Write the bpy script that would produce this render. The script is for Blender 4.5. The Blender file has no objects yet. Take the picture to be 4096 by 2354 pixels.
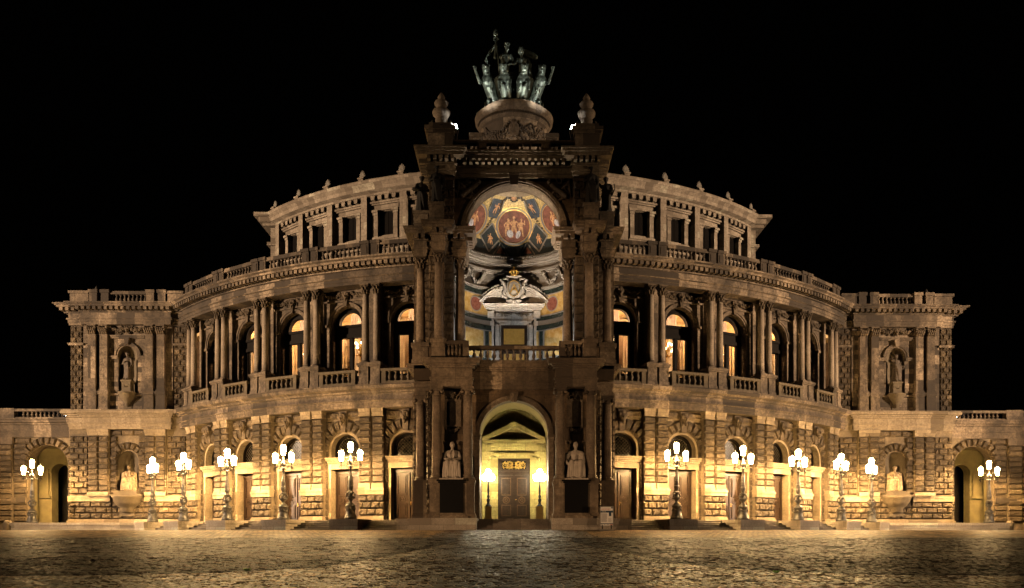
import bpy, math, random
import numpy as np
from mathutils import Matrix, Vector
random.seed(7)
R_ = math.radians
PI = math.pi
scene = bpy.context.scene
COL = scene.collection

# ------------------------------------------------------------------ camera, world, lights, exposure
cam_d = bpy.data.cameras.new("camera")
cam = bpy.data.objects.new("camera", cam_d)
COL.objects.link(cam)
scene.camera = cam
YAW = R_(0.72)
cam.location = (0, 0, 0)
cam.rotation_euler = (PI / 2, 0, -YAW)
cam_d.sensor_width = 36
cam_d.sensor_fit = 'HORIZONTAL'
FPX = 3350.0
cam_d.lens = 36 * FPX / 4096
cam_d.shift_x = -(2056 + FPX * math.tan(YAW) - 2048) / 4096
cam_d.shift_y = (2150 - 1177) / 4096
cam_d.clip_start = 0.1
cam_d.clip_end = 2000

world = bpy.data.worlds.new("World")
scene.world = world
world.use_nodes = True
bgn = world.node_tree.nodes["Background"]
bgn.inputs[0].default_value = (0.55, 0.45, 0.36, 1)
bgn.inputs[1].default_value = 0.0004

scene.view_settings.view_transform = 'Standard'
scene.view_settings.look = 'None'
scene.view_settings.exposure = 0
scene.view_settings.gamma = 1
scene.cycles.use_denoising = True
scene.cycles.max_bounces = 6
scene.cycles.diffuse_bounces = 0
scene.cycles.glossy_bounces = 3
scene.cycles.transparent_max_bounces = 8
scene.cycles.sample_clamp_indirect = 4
scene.cycles.use_light_tree = True
scene.cycles.caustics_reflective = False
scene.cycles.caustics_refractive = False

def spot(name, loc, tgt, watts, size, blend, color, radius=0.4):
    l = bpy.data.lights.new(name, 'SPOT')
    l.energy = watts; l.spot_size = R_(size); l.spot_blend = blend
    l.color = color; l.shadow_soft_size = radius
    o = bpy.data.objects.new(name, l); COL.objects.link(o)
    o.location = loc
    d = Vector(tgt) - Vector(loc)
    o.rotation_euler = d.to_track_quat('-Z', 'Y').to_euler()
    return o

def point(name, loc, watts, color, radius=0.1):
    l = bpy.data.lights.new(name, 'POINT')
    l.energy = watts; l.color = color; l.shadow_soft_size = radius
    o = bpy.data.objects.new(name, l); COL.objects.link(o)
    o.location = loc
    return o

WARM = (1.0, 0.68, 0.40)
# facade floodlights on masts either side of the square
for s in (-1, 1):
    spot("mast_floodlight", (s * 84, 40, 16), (s * 25, 80, 20), 330000 if s < 0 else 290000, 48, 0.6, (1.0, 0.705, 0.45), 0.2)
# two added fill spots, no visible source, brighten the portal front
    spot("portal_fill_spot", (s * 34, 27, 1.6), (s * 1.5, 58, 9.8), 38000 if s < 0 else 15000, 32, 0.45, (1.0, 0.62, 0.33), 0.2)
# the low warm light of the square and the town behind the camera
sun_d = bpy.data.lights.new("town_glow", 'SUN')
sun_d.energy = 0.06; sun_d.angle = R_(4); sun_d.color = (1.0, 0.66, 0.36)
sun = bpy.data.objects.new("town_glow", sun_d); COL.objects.link(sun)
sun.rotation_euler = Vector((0.55, 1.0, -0.5)).to_track_quat('-Z', 'Y').to_euler()

# ------------------------------------------------------------------ materials
def new_mat(name):
    m = bpy.data.materials.new(name); m.use_nodes = True
    nt = m.node_tree
    return m, nt, nt.nodes["Principled BSDF"]

def mixc(nt, fac, a, b, mode='MIX'):
    n = nt.nodes.new("ShaderNodeMix"); n.data_type = 'RGBA'; n.blend_type = mode
    for k, v in ((0, fac), (6, a), (7, b)):
        if isinstance(v, bpy.types.NodeSocket): nt.links.new(v, n.inputs[k])
        elif k == 0: n.inputs[k].default_value = v
        else: n.inputs[k].default_value = (*v, 1)
    return n.outputs[2]

def maprange(nt, v, a, b, c=0.0, d=1.0):
    n = nt.nodes.new("ShaderNodeMapRange")
    nt.links.new(v, n.inputs[0])
    for i, x in enumerate((a, b, c, d)): n.inputs[i + 1].default_value = x
    return n.outputs[0]

def math_n(nt, op, a, b):
    n = nt.nodes.new("ShaderNodeMath"); n.operation = op
    for k, v in ((0, a), (1, b)):
        if isinstance(v, bpy.types.NodeSocket): nt.links.new(v, n.inputs[k])
        else: n.inputs[k].default_value = v
    return n.outputs[0]

def pos_noise(nt, scale, detail=4, stretch=(1, 1, 1), rough=0.6):
    g = nt.nodes.new("ShaderNodeNewGeometry")
    mp = nt.nodes.new("ShaderNodeMapping"); mp.inputs[3].default_value = stretch
    nt.links.new(g.outputs["Position"], mp.inputs[0])
    n = nt.nodes.new("ShaderNodeTexNoise")
    n.inputs["Scale"].default_value = scale; n.inputs["Detail"].default_value = detail
    n.inputs["Roughness"].default_value = rough
    nt.links.new(mp.outputs[0], n.inputs["Vector"])
    return n.outputs[0]

def bump(nt, h, strength, dist=0.05, prev=None):
    b = nt.nodes.new("ShaderNodeBump")
    b.inputs["Strength"].default_value = strength; b.inputs["Distance"].default_value = dist
    nt.links.new(h, b.inputs["Height"])
    if prev is not None: nt.links.new(prev, b.inputs["Normal"])
    return b.outputs[0]

def stone(name, lo, hi, dark, bricks=None, island=False, stain=0.55, bumpk=0.55, rough=0.85, fine=5.0):
    m, nt, p = new_mat(name)
    st = maprange(nt, pos_noise(nt, 0.6, 7, (1, 1, 0.5), 0.68), 0.43, 0.58)
    st2 = maprange(nt, pos_noise(nt, 2.6, 6, rough=0.7), 0.46, 0.62)
    fn = pos_noise(nt, fine, 6, rough=0.7)
    if bricks:
        uv = nt.nodes.new("ShaderNodeUVMap")
        b = nt.nodes.new("ShaderNodeTexBrick")
        b.offset = 0.5; b.squash = 1.0
        b.inputs["Scale"].default_value = 1.0
        b.inputs["Brick Width"].default_value = bricks[0]; b.inputs["Row Height"].default_value = bricks[1]
        b.inputs["Mortar Size"].default_value = 0.012; b.inputs["Mortar Smooth"].default_value = 0.3
        b.inputs["Color1"].default_value = (0, 0, 0, 1); b.inputs["Color2"].default_value = (1, 1, 1, 1)
        b.inputs["Mortar"].default_value = (0.35, 0.35, 0.35, 1)
        nt.links.new(uv.outputs[0], b.inputs["Vector"])
        rnd = b.outputs["Color"]
    elif island:
        g = nt.nodes.new("ShaderNodeNewGeometry"); rnd = g.outputs["Random Per Island"]
    else:
        rnd = pos_noise(nt, 0.9, 2)
    c = mixc(nt, rnd, lo, hi)
    if bricks or island:
        c = mixc(nt, maprange(nt, rnd, 0.86, 0.88, 0.0, 0.75), c, tuple(min(0.7, x * 1.3) for x in hi))
        if bricks: c = mixc(nt, maprange(nt, rnd, 0.16, 0.14, 0.0, 0.7), c, dark)
    f = math_n(nt, 'MULTIPLY', math_n(nt, 'ADD', math_n(nt, 'MULTIPLY', st, 0.65), math_n(nt, 'MULTIPLY', st2, 0.35)), stain)
    c = mixc(nt, f, c, dark)
    c = mixc(nt, maprange(nt, fn, 0.36, 0.64, 0.0, 0.7), c, tuple(x * 0.45 for x in lo))
    c = mixc(nt, maprange(nt, pos_noise(nt, 0.22, 4), 0.48, 0.62, 0.0, 0.55), c, dark)
    nrm = bump(nt, fn, bumpk, 0.08)
    if bricks:
        c = mixc(nt, math_n(nt, 'MULTIPLY', b.outputs["Fac"], 0.75), c, tuple(x * 0.25 for x in lo))
        inv = math_n(nt, 'SUBTRACT', 1.0, b.outputs["Fac"])
        nrm = bump(nt, inv, 0.5, 0.03, nrm)
    nt.links.new(c, p.inputs["Base Color"]); nt.links.new(nrm, p.inputs["Normal"])
    p.inputs["Roughness"].default_value = rough
    return m

def plain(name, col, rough=0.6, metal=0.0, noise_k=0.25, scale=6.0, bumpk=0.0, spec=0.5):
    m, nt, p = new_mat(name)
    n = pos_noise(nt, scale, 5)
    c = mixc(nt, maprange(nt, n, 0.3, 0.7), tuple(x * (1 - noise_k) for x in col), tuple(min(1, x * (1 + noise_k)) for x in col))
    nt.links.new(c, p.inputs["Base Color"])
    p.inputs["Roughness"].default_value = rough; p.inputs["Metallic"].default_value = metal
    p.inputs["Specular IOR Level"].default_value = spec
    if bumpk: nt.links.new(bump(nt, n, bumpk, 0.04), p.inputs["Normal"])
    return m

def emit(name, col, strength, base=(0.8, 0.8, 0.8)):
    m, nt, p = new_mat(name)
    p.inputs["Base Color"].default_value = (*base, 1)
    p.inputs["Emission Color"].default_value = (*col, 1)
    p.inputs["Emission Strength"].default_value = strength
    return m

def glass(name, tint=(1, 1, 1), refl=0.12, rough=0.03):
    m = bpy.data.materials.new(name); m.use_nodes = True
    nt = m.node_tree; nt.nodes.clear()
    out = nt.nodes.new("ShaderNodeOutputMaterial"); mx = nt.nodes.new("ShaderNodeMixShader")
    tr = nt.nodes.new("ShaderNodeBsdfTransparent"); gl = nt.nodes.new("ShaderNodeBsdfGlossy")
    tr.inputs[0].default_value = (*tint, 1); gl.inputs["Roughness"].default_value = rough
    mx.inputs[0].default_value = refl
    nt.links.new(tr.outputs[0], mx.inputs[1]); nt.links.new(gl.outputs[0], mx.inputs[2]); nt.links.new(mx.outputs[0], out.inputs[0])
    return m

def marble(name, a, b, scale, rough=0.25):
    m, nt, p = new_mat(name)
    n = pos_noise(nt, scale, 8, rough=0.75)
    v = nt.nodes.new("ShaderNodeTexVoronoi"); v.feature = 'DISTANCE_TO_EDGE'; v.inputs["Scale"].default_value = scale * 1.3
    g = nt.nodes.new("ShaderNodeNewGeometry")
    nt.links.new(mixc(nt, 0.25, g.outputs["Position"], (0, 0, 0)), v.inputs["Vector"])
    c = mixc(nt, maprange(nt, n, 0.38, 0.62), a, b)
    nt.links.new(c, p.inputs["Base Color"]); p.inputs["Roughness"].default_value = rough
    return m

M = {}
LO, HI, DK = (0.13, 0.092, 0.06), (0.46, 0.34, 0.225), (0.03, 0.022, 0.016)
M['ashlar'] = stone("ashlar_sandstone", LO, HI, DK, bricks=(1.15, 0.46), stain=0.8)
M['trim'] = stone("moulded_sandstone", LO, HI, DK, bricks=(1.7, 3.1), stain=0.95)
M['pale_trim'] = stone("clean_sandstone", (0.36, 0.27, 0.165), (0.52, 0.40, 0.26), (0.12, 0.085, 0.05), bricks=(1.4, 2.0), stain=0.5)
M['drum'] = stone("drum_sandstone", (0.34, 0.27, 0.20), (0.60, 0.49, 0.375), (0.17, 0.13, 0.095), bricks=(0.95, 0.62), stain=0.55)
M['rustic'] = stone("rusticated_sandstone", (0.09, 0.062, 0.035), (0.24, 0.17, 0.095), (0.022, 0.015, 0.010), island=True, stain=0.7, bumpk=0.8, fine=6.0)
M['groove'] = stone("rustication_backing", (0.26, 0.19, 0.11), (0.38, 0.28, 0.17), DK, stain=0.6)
M['column'] = stone("column_shaft_stone", (0.38, 0.29, 0.205), (0.60, 0.475, 0.345), (0.12, 0.088, 0.06), stain=0.5, fine=9)
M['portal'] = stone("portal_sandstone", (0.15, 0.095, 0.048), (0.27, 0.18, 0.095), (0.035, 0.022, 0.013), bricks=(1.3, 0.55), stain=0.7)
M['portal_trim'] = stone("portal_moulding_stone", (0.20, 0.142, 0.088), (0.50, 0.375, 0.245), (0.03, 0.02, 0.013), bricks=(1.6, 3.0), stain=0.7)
M['portal_column'] = stone("portal_column_stone", (0.28, 0.20, 0.13), (0.52, 0.395, 0.27), (0.055, 0.038, 0.025), stain=0.75, fine=8)
M['carved'] = stone("carved_sandstone", (0.13, 0.09, 0.055), (0.27, 0.195, 0.12), (0.03, 0.022, 0.015), stain=0.7, bumpk=0.6)
M['granite'] = stone("granite_blocks", (0.42, 0.35, 0.27), (0.62, 0.53, 0.42), (0.2, 0.16, 0.12), bricks=(1.6, 0.62), stain=0.4, fine=14)
M['step'] = stone("granite_steps", (0.2, 0.16, 0.12), (0.32, 0.265, 0.2), (0.08, 0.06, 0.045), bricks=(1.9, 4.0), stain=0.5, fine=14)
M['marble_white'] = plain("white_statue_marble", (0.44, 0.365, 0.285), 0.6, noise_k=0.15, scale=3)
M['black_stone'] = plain("polished_black_granite", (0.005, 0.0045, 0.004), 0.5, noise_k=0.3, spec=0.15)
M['dark_statue'] = plain("weathered_statue_stone", (0.10, 0.075, 0.055), 0.8, noise_k=0.4, scale=4, bumpk=0.3)
M['warm_statue'] = plain("sandstone_statue", (0.30, 0.215, 0.13), 0.75, noise_k=0.45, scale=4, bumpk=0.2)
M['silhouette'] = plain("silhouette_black", (0.02, 0.016, 0.012), 0.8, noise_k=0.4, scale=4)  # near-black base puts the figures' backlit silhouette into the colour
M['bronze'] = plain("green_black_bronze", (0.065, 0.078, 0.062), 0.42, 0.75, noise_k=0.8, scale=2.5, bumpk=0.25)
M['iron'] = plain("grey_painted_iron", (0.085, 0.078, 0.07), 0.45, 0.3, noise_k=0.4, scale=9, bumpk=0.2)
M['black_iron'] = plain("black_iron", (0.015, 0.014, 0.013), 0.4, 0.4)
def glow_glass(name, col, strength):
    m = bpy.data.materials.new(name); m.use_nodes = True; nt = m.node_tree; nt.nodes.clear()
    out = nt.nodes.new("ShaderNodeOutputMaterial"); ad = nt.nodes.new("ShaderNodeAddShader")
    tr = nt.nodes.new("ShaderNodeBsdfTransparent"); em = nt.nodes.new("ShaderNodeEmission")
    em.inputs[0].default_value = (*col, 1); em.inputs[1].default_value = strength
    nt.links.new(tr.outputs[0], ad.inputs[0]); nt.links.new(em.outputs[0], ad.inputs[1]); nt.links.new(ad.outputs[0], out.inputs[0])
    return m
M['lantern'] = glow_glass("lantern_glass", (1.0, 0.63, 0.25), 80)
M['globe'] = emit("white_lamp_globe", (1.0, 0.88, 0.58), 120)
M['bulb'] = emit("chandelier_globe", (1.0, 0.72, 0.38), 7)
M['flood_face'] = emit("floodlight_face", (0.95, 0.98, 1.0), 60)
M['wood'] = plain("dark_oak", (0.042, 0.025, 0.016), 0.33, noise_k=0.4, scale=5, spec=0.35)
M['wood_edge_lit'] = plain("edge_lit_oak_moulding", (0.11, 0.058, 0.028), 0.35, noise_k=0.3, scale=5, spec=0.5)  # lighter brown paints in the light caught by the moulding edges
M['frame'] = plain("black_brown_joinery", (0.010, 0.007, 0.005), 0.6, noise_k=0.3, spec=0.08)
M['glass'] = glass("window_glass")
M['dark_glass'] = plain("dark_leaded_glass", (0.02, 0.017, 0.012), 0.12, noise_k=0.5, scale=3)
M['grille'] = plain("fanlight_grille", (0.07, 0.055, 0.038), 0.4, 0.5)
M['curtain'] = plain("cream_curtain", (0.62, 0.47, 0.34), 0.9, noise_k=0.15, scale=3)
def cloth(name, col):
    m, nt, p = new_mat(name)
    p.inputs["Base Color"].default_value = (*col, 1); p.inputs["Roughness"].default_value = 0.9
    t = nt.nodes.new("ShaderNodeBsdfTranslucent"); t.inputs[0].default_value = (*col, 1)
    mx = nt.nodes.new("ShaderNodeMixShader"); mx.inputs[0].default_value = 0.5
    nt.links.new(p.outputs[0], mx.inputs[1]); nt.links.new(t.outputs[0], mx.inputs[2]); nt.links.new(mx.outputs[0], nt.nodes["Material Output"].inputs[0])
    return m
M['curtain'] = cloth("cream_curtain_cloth", (0.62, 0.45, 0.30))
M['valance'] = cloth("grey_valance", (0.60, 0.52, 0.48))
M['foyer'] = plain("ochre_foyer_wall", (0.60, 0.42, 0.20), 0.6, noise_k=0.35, scale=1.6)
M['foyer_pale'] = plain("cream_foyer_panel", (0.62, 0.48, 0.30), 0.6, noise_k=0.2, scale=1.5)
M['brass'] = plain("brass", (0.55, 0.33, 0.10), 0.3, 0.9)
M['gold'] = plain("gilding", (0.72, 0.45, 0.12), 0.35, 0.8, noise_k=0.4, scale=8)
M['gold_mosaic'] = plain("gold_mosaic", (0.50, 0.36, 0.14), 0.5, 0.2, noise_k=0.6, scale=9)
M['yellow_marble'] = marble("yellow_marble", (0.40, 0.22, 0.045), (0.58, 0.41, 0.17), 2.6)
M['red_marble'] = marble("red_marble", (0.13, 0.035, 0.022), (0.27, 0.10, 0.07), 6)
M['green_marble'] = marble("dark_green_marble", (0.006, 0.011, 0.010), (0.03, 0.045, 0.038), 5)
M['white_stone'] = stone("white_dressed_stone", (0.55, 0.49, 0.41), (0.66, 0.60, 0.51), (0.36, 0.30, 0.24), bricks=(1.2, 4.0), stain=0.35, bumpk=0.1)
M['painting_red'] = plain("painted_plaster_red_brown", (0.17, 0.06, 0.036), 0.7, noise_k=0.5, scale=3.5)
M['painting_dark'] = plain("painted_plaster_black_green", (0.012, 0.02, 0.022), 0.6, noise_k=0.5, scale=4)
M['painting_blue'] = plain("painted_plaster_slate_blue", (0.03, 0.042, 0.06), 0.6, noise_k=0.5, scale=4)
M['skin_paint'] = plain("painted_flesh", (0.52, 0.27, 0.12), 0.7, noise_k=0.5, scale=7)
M['leaf_paint'] = plain("painted_foliage", (0.07, 0.05, 0.025), 0.7, noise_k=0.9, scale=9)
M['cloth_paint'] = plain("painted_cloth", (0.42, 0.40, 0.42), 0.7, noise_k=0.5, scale=8)
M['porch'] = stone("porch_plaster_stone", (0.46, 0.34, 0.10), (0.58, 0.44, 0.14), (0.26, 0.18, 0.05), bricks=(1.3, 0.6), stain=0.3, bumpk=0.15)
M['passage'] = plain("passage_plaster", (0.34, 0.27, 0.12), 0.8, noise_k=0.25, scale=1.2)
M['lead'] = plain("lead_roof", (0.12, 0.115, 0.10), 0.5, 0.3)
M['shutter'] = plain("dark_louvre", (0.010, 0.008, 0.007), 0.8, spec=0.05)
M['paper'] = plain("white_poster_paper", (0.85, 0.80, 0.72), 0.6, noise_k=0.05)
M['ink_red'] = plain("red_ink", (0.45, 0.03, 0.015), 0.6, noise_k=0.1)
M['ink_blue'] = plain("navy_ink", (0.01, 0.035, 0.07), 0.6, noise_k=0.1)
M['ink_grey'] = plain("grey_ink", (0.20, 0.17, 0.17), 0.6, noise_k=0.1)
M['alu'] = plain("aluminium", (0.5, 0.47, 0.43), 0.35, 0.8, noise_k=0.1)
M['litter'] = plain("white_litter", (0.75, 0.73, 0.68), 0.7, noise_k=0.05)
M['weed'] = plain("green_weed", (0.12, 0.20, 0.03), 0.7, noise_k=0.3)

def cobbles(name, lo, hi, w, h, rough, bumpk, seam, spec):
    m, nt, p = new_mat(name)
    g = nt.nodes.new("ShaderNodeNewGeometry")
    nz = nt.nodes.new("ShaderNodeTexNoise"); nz.inputs["Scale"].default_value = 1.1; nz.inputs["Detail"].default_value = 3
    nt.links.new(g.outputs["Position"], nz.inputs["Vector"])
    sub = nt.nodes.new("ShaderNodeVectorMath"); sub.operation = 'SUBTRACT'; sub.inputs[1].default_value = (0.5, 0.5, 0.5)
    nt.links.new(nz.outputs["Color"], sub.inputs[0])
    sc = nt.nodes.new("ShaderNodeVectorMath"); sc.operation = 'SCALE'; sc.inputs[3].default_value = 0.28
    nt.links.new(sub.outputs[0], sc.inputs[0])
    ad = nt.nodes.new("ShaderNodeVectorMath"); ad.operation = 'ADD'
    nt.links.new(g.outputs["Position"], ad.inputs[0]); nt.links.new(sc.outputs[0], ad.inputs[1])
    b = nt.nodes.new("ShaderNodeTexBrick"); b.offset = 0.5
    b.inputs["Scale"].default_value = 1; b.inputs["Brick Width"].default_value = w; b.inputs["Row Height"].default_value = h
    b.inputs["Mortar Size"].default_value = 0.03; b.inputs["Mortar Smooth"].default_value = 0.4
    b.inputs["Color1"].default_value = (0, 0, 0, 1); b.inputs["Color2"].default_value = (1, 1, 1, 1); b.inputs["Mortar"].default_value = (0.3, 0.3, 0.3, 1)
    nt.links.new(ad.outputs[0], b.inputs["Vector"])
    big = maprange(nt, pos_noise(nt, 1.5, 6, (0.45, 1.0, 1), 0.7), 0.4, 0.62)
    fine = pos_noise(nt, 16, 4)
    c = mixc(nt, b.outputs["Color"], lo, hi)
    c = mixc(nt, math_n(nt, 'MULTIPLY', big, 0.7), c, tuple(x * 0.5 for x in lo))
    c = mixc(nt, b.outputs["Fac"], c, seam)
    nt.links.new(c, p.inputs["Base Color"])
    r = math_n(nt, 'ADD', maprange(nt, b.outputs["Color"], 0, 1, rough - 0.12, rough + 0.12), maprange(nt, fine, 0.3, 0.7, -0.06, 0.06))
    nt.links.new(r, p.inputs["Roughness"]); p.inputs["Specular IOR Level"].default_value = spec
    tilt = math_n(nt, 'MULTIPLY', b.outputs["Color"], 0.8)
    hgt = math_n(nt, 'ADD', math_n(nt, 'SUBTRACT', tilt, b.outputs["Fac"]), math_n(nt, 'MULTIPLY', fine, 0.6))
    nrm = bump(nt, hgt, bumpk, 0.035)
    nrm = bump(nt, pos_noise(nt, 1.4, 3), 0.25 * bumpk, 0.12, nrm)
    nt.links.new(nrm, p.inputs["Normal"])
    return m
M['cobble'] = cobbles("light_setts", (0.06, 0.036, 0.02), (0.46, 0.31, 0.18), 0.32, 0.55, 0.6, 0.7, (0.015, 0.009, 0.005), 0.008)
M['sett'] = stone("sett_stone", (0.036, 0.018, 0.009), (0.19, 0.103, 0.052), (0.02, 0.01, 0.005), island=True, stain=0.5, bumpk=0.5, rough=0.45, fine=22)
M['sett'].node_tree.nodes["Principled BSDF"].inputs["Specular IOR Level"].default_value = 0.1
M['dark_sett'] = stone("dark_sett_stone", (0.008, 0.0036, 0.002), (0.05, 0.023, 0.012), (0.005, 0.0025, 0.0014), island=True, stain=0.4, bumpk=0.6, rough=0.5, fine=22)
M['dark_sett'].node_tree.nodes["Principled BSDF"].inputs["Specular IOR Level"].default_value = 0.012
M['dark_cobble'] = cobbles("dark_small_setts", (0.009, 0.005, 0.0028), (0.10, 0.056, 0.032), 0.24, 0.45, 0.7, 0.5, (0.005, 0.003, 0.002), 0.004)
# ------------------------------------------------------------------ mesh helpers
class MB:
    def __init__(s, M=None):
        s.v = []; s.f = []; s.sm = []; s.M = M
    def add(s, vs, fs, smooth=False):
        b = len(s.v)
        if s.M is not None:
            mm = s.M
            vs = [tuple(mm @ Vector(p)) for p in vs]
            if mm.determinant() < 0: fs = [tuple(reversed(f)) for f in fs]
        s.v.extend(vs)
        s.f.extend(tuple(i + b for i in f) for f in fs)
        s.sm.extend([smooth] * len(fs))
        return s
    def box(s, x0, x1, y0, y1, z0, z1):
        if x0 > x1: x0, x1 = x1, x0
        if y0 > y1: y0, y1 = y1, y0
        v = [(x0, y0, z0), (x1, y0, z0), (x1, y1, z0), (x0, y1, z0), (x0, y0, z1), (x1, y0, z1), (x1, y1, z1), (x0, y1, z1)]
        return s.add(v, [(0, 3, 2, 1), (4, 5, 6, 7), (0, 1, 5, 4), (1, 2, 6, 5), (2, 3, 7, 6), (3, 0, 4, 7)])
    def frustum(s, cx, cy, z0, z1, a0, b0, a1, b1):
        v = [(cx - a0, cy - b0, z0), (cx + a0, cy - b0, z0), (cx + a0, cy + b0, z0), (cx - a0, cy + b0, z0),
             (cx - a1, cy - b1, z1), (cx + a1, cy - b1, z1), (cx + a1, cy + b1, z1), (cx - a1, cy + b1, z1)]
        return s.add(v, [(0, 3, 2, 1), (4, 5, 6, 7), (0, 1, 5, 4), (1, 2, 6, 5), (2, 3, 7, 6), (3, 0, 4, 7)])
    def lathe(s, prof, cx=0, cy=0, seg=12, a0=0.0, a1=2 * PI, fold=None, smooth=True, cap=True):
        full = abs(a1 - a0 - 2 * PI) < 1e-6
        n = seg if full else seg + 1
        v = []
        for r, z in prof:
            for i in range(n):
                a = a0 + (a1 - a0) * i / seg
                rr = r * (fold(a, z) if fold else 1)
                v.append((cx + rr * math.cos(a), cy + rr * math.sin(a), z))
        f = []
        for j in range(len(prof) - 1):
            for i in range(seg):
                k = (i + 1) % n
                f.append((j * n + i, j * n + k, (j + 1) * n + k, (j + 1) * n + i))
        if cap and full:
            f.append(tuple(reversed(range(n)))); m = (len(prof) - 1) * n; f.append(tuple(range(m, m + n)))
        return s.add(v, f, smooth)
    def arc(s, prof, t0, t1, n, closed=True):
        # prof: list of (R, z); sweeps about the arc centre, angle measured from the -y axis, degrees
        k = len(prof); v = []
        for i in range(n + 1):
            a = R_(t0 + (t1 - t0) * i / n)
            for r, z in prof: v.append((r * math.sin(a), -r * math.cos(a), z))
        f = []
        for i in range(n):
            for j in range(k if closed else k - 1):
                j2 = (j + 1) % k
                f.append((i * k + j, (i + 1) * k + j, (i + 1) * k + j2, i * k + j2))
        if closed:
            f.append(tuple(range(k))); f.append(tuple(reversed(range(n * k, n * k + k))))
        return s.add(v, f)
    def prism(s, poly, y0, y1):
        n = len(poly)
        v = [(x, y0, z) for x, z in poly] + [(x, y1, z) for x, z in poly]
        f = [tuple(range(n)), tuple(reversed(range(n, 2 * n)))]
        for i in range(n):
            k = (i + 1) % n; f.append((i, i + n, k + n, k))
        return s.add(v, f)
    def hprism(s, poly, z0, z1):
        n = len(poly)
        v = [(x, y, z0) for x, y in poly] + [(x, y, z1) for x, y in poly]
        f = [tuple(reversed(range(n))), tuple(range(n, 2 * n))]
        for i in range(n):
            k = (i + 1) % n; f.append((i, k, k + n, i + n))
        return s.add(v, f)
    def tube(s, pts, rad, seg=6):
        pts = [Vector(p) for p in pts]; n = len(pts)
        rads = rad if isinstance(rad, (list, tuple)) else [rad] * n
        v = []; up = Vector((0.13, 0.21, 1)).normalized()
        for i, p in enumerate(pts):
            d = (pts[min(i + 1, n - 1)] - pts[max(i - 1, 0)]).normalized()
            a = d.cross(up)
            if a.length < 1e-3: a = d.cross(Vector((1, 0, 0)))
            a.normalize(); b = d.cross(a)
            for k in range(seg):
                t = 2 * PI * k / seg
                v.append(tuple(p + (a * math.cos(t) + b * math.sin(t)) * rads[i]))
        f = []
        for i in range(n - 1):
            for k in range(seg):
                q = (k + 1) % seg
                f.append((i * seg + k, (i + 1) * seg + k, (i + 1) * seg + q, i * seg + q))
        f.append(tuple(range(seg))); f.append(tuple(reversed(range((n - 1) * seg, n * seg))))
        return s.add(v, f, True)
    def ell(s, c, r, rot=None, su=8, sv=6):
        if not isinstance(r, (tuple, list)): r = (r, r, r)
        v = []; m = Matrix.Identity(3) if rot is None else rot
        for j in range(sv + 1):
            ph = -PI / 2 + PI * j / sv
            for i in range(su):
                t = 2 * PI * i / su
                p = m @ Vector((r[0] * math.cos(ph) * math.cos(t), r[1] * math.cos(ph) * math.sin(t), r[2] * math.sin(ph)))
                v.append((c[0] + p.x, c[1] + p.y, c[2] + p.z))
        f = []
        for j in range(sv):
            for i in range(su):
                k = (i + 1) % su
                f.append((j * su + i, j * su + k, (j + 1) * su + k, (j + 1) * su + i))
        return s.add(v, f, True)
    def cap(s, p0, p1, r0, r1, seg=8):
        p0, p1 = Vector(p0), Vector(p1); d = p1 - p0
        n = 5; pts = [p0 - d.normalized() * r0 * 0.7] ; rr = [r0 * 0.6]
        for i in range(n): pts.append(p0 + d * i / (n - 1)); rr.append(r0 + (r1 - r0) * i / (n - 1))
        pts.append(p1 + d.normalized() * r1 * 0.7); rr.append(r1 * 0.6)
        return s.tube(pts, rr, seg)
    def pillow(s, fn, yb, proud, nx=6, nz=4, rough=0.2, edge=0.16, smooth=False):
        # rough-faced block; fn(s, t) -> (x, z); its back at y = yb, its face towards -y
        ss = [0, edge] + [edge + (1 - 2 * edge) * i / (nx - 2) for i in range(1, nx - 2)] + [1 - edge, 1] if nx > 2 else [0, edge, 1]
        tt = [0, 0.2] + [0.2 + 0.6 * i / (nz - 2) for i in range(1, nz - 2)] + [0.8, 1] if nz > 2 else [0, 0.5, 1]
        nx1, nz1 = len(ss), len(tt); v = []
        for j, t in enumerate(tt):
            for i, q in enumerate(ss):
                x, z = fn(q, t)
                e = (i in (0, nx1 - 1)) or (j in (0, nz1 - 1))
                y = yb - (proud * 0.25 if e else proud * (1 + random.uniform(-rough, rough)))
                v.append((x, y, z))
        f = [(j * nx1 + i, j * nx1 + i + 1, (j + 1) * nx1 + i + 1, (j + 1) * nx1 + i) for j in range(nz1 - 1) for i in range(nx1 - 1)]
        b = len(v); ring = [i for i in range(nx1)] + [j * nx1 + nx1 - 1 for j in range(1, nz1)] + [(nz1 - 1) * nx1 + i for i in range(nx1 - 2, -1, -1)] + [j * nx1 for j in range(nz1 - 2, 0, -1)]
        for k in ring: v.append((v[k][0], yb, v[k][2]))
        m = len(ring)
        for k in range(m):
            q = (k + 1) % m; f.append((ring[k], b + k, b + q, ring[q]))
        return s.add(v, f, smooth)
    def block(s, x0, x1, z0, z1, yb, proud, **k):
        g = 0.012
        return s.pillow(lambda a, b: (x0 + g + (x1 - x0 - 2 * g) * a, z0 + g + (z1 - z0 - 2 * g) * b), yb, proud, edge=min(0.3, 0.07 / max(0.1, x1 - x0)), **k)
    def courses(s, x0, x1, z0, z1, yb, proud, h=0.54, w=1.0, shift=0, **k):
        n = max(1, round((z1 - z0) / h)); hh = (z1 - z0) / n; L = x1 - x0
        for j in range(n):
            za = z0 + j * hh
            if L <= w * 1.25: s.block(x0, x1, za, za + hh, yb, proud, **k); continue
            m = max(1, round(L / w)); ww = L / m
            xs = [x0 + ww * i for i in range(m + 1)]
            if (j + shift) % 2: xs = [x0] + [x0 + ww * (i + 0.5) for i in range(m)] + [x1]
            for a, b in zip(xs, xs[1:]): s.block(a, b, za, za + hh, yb, proud, **k)
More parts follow.
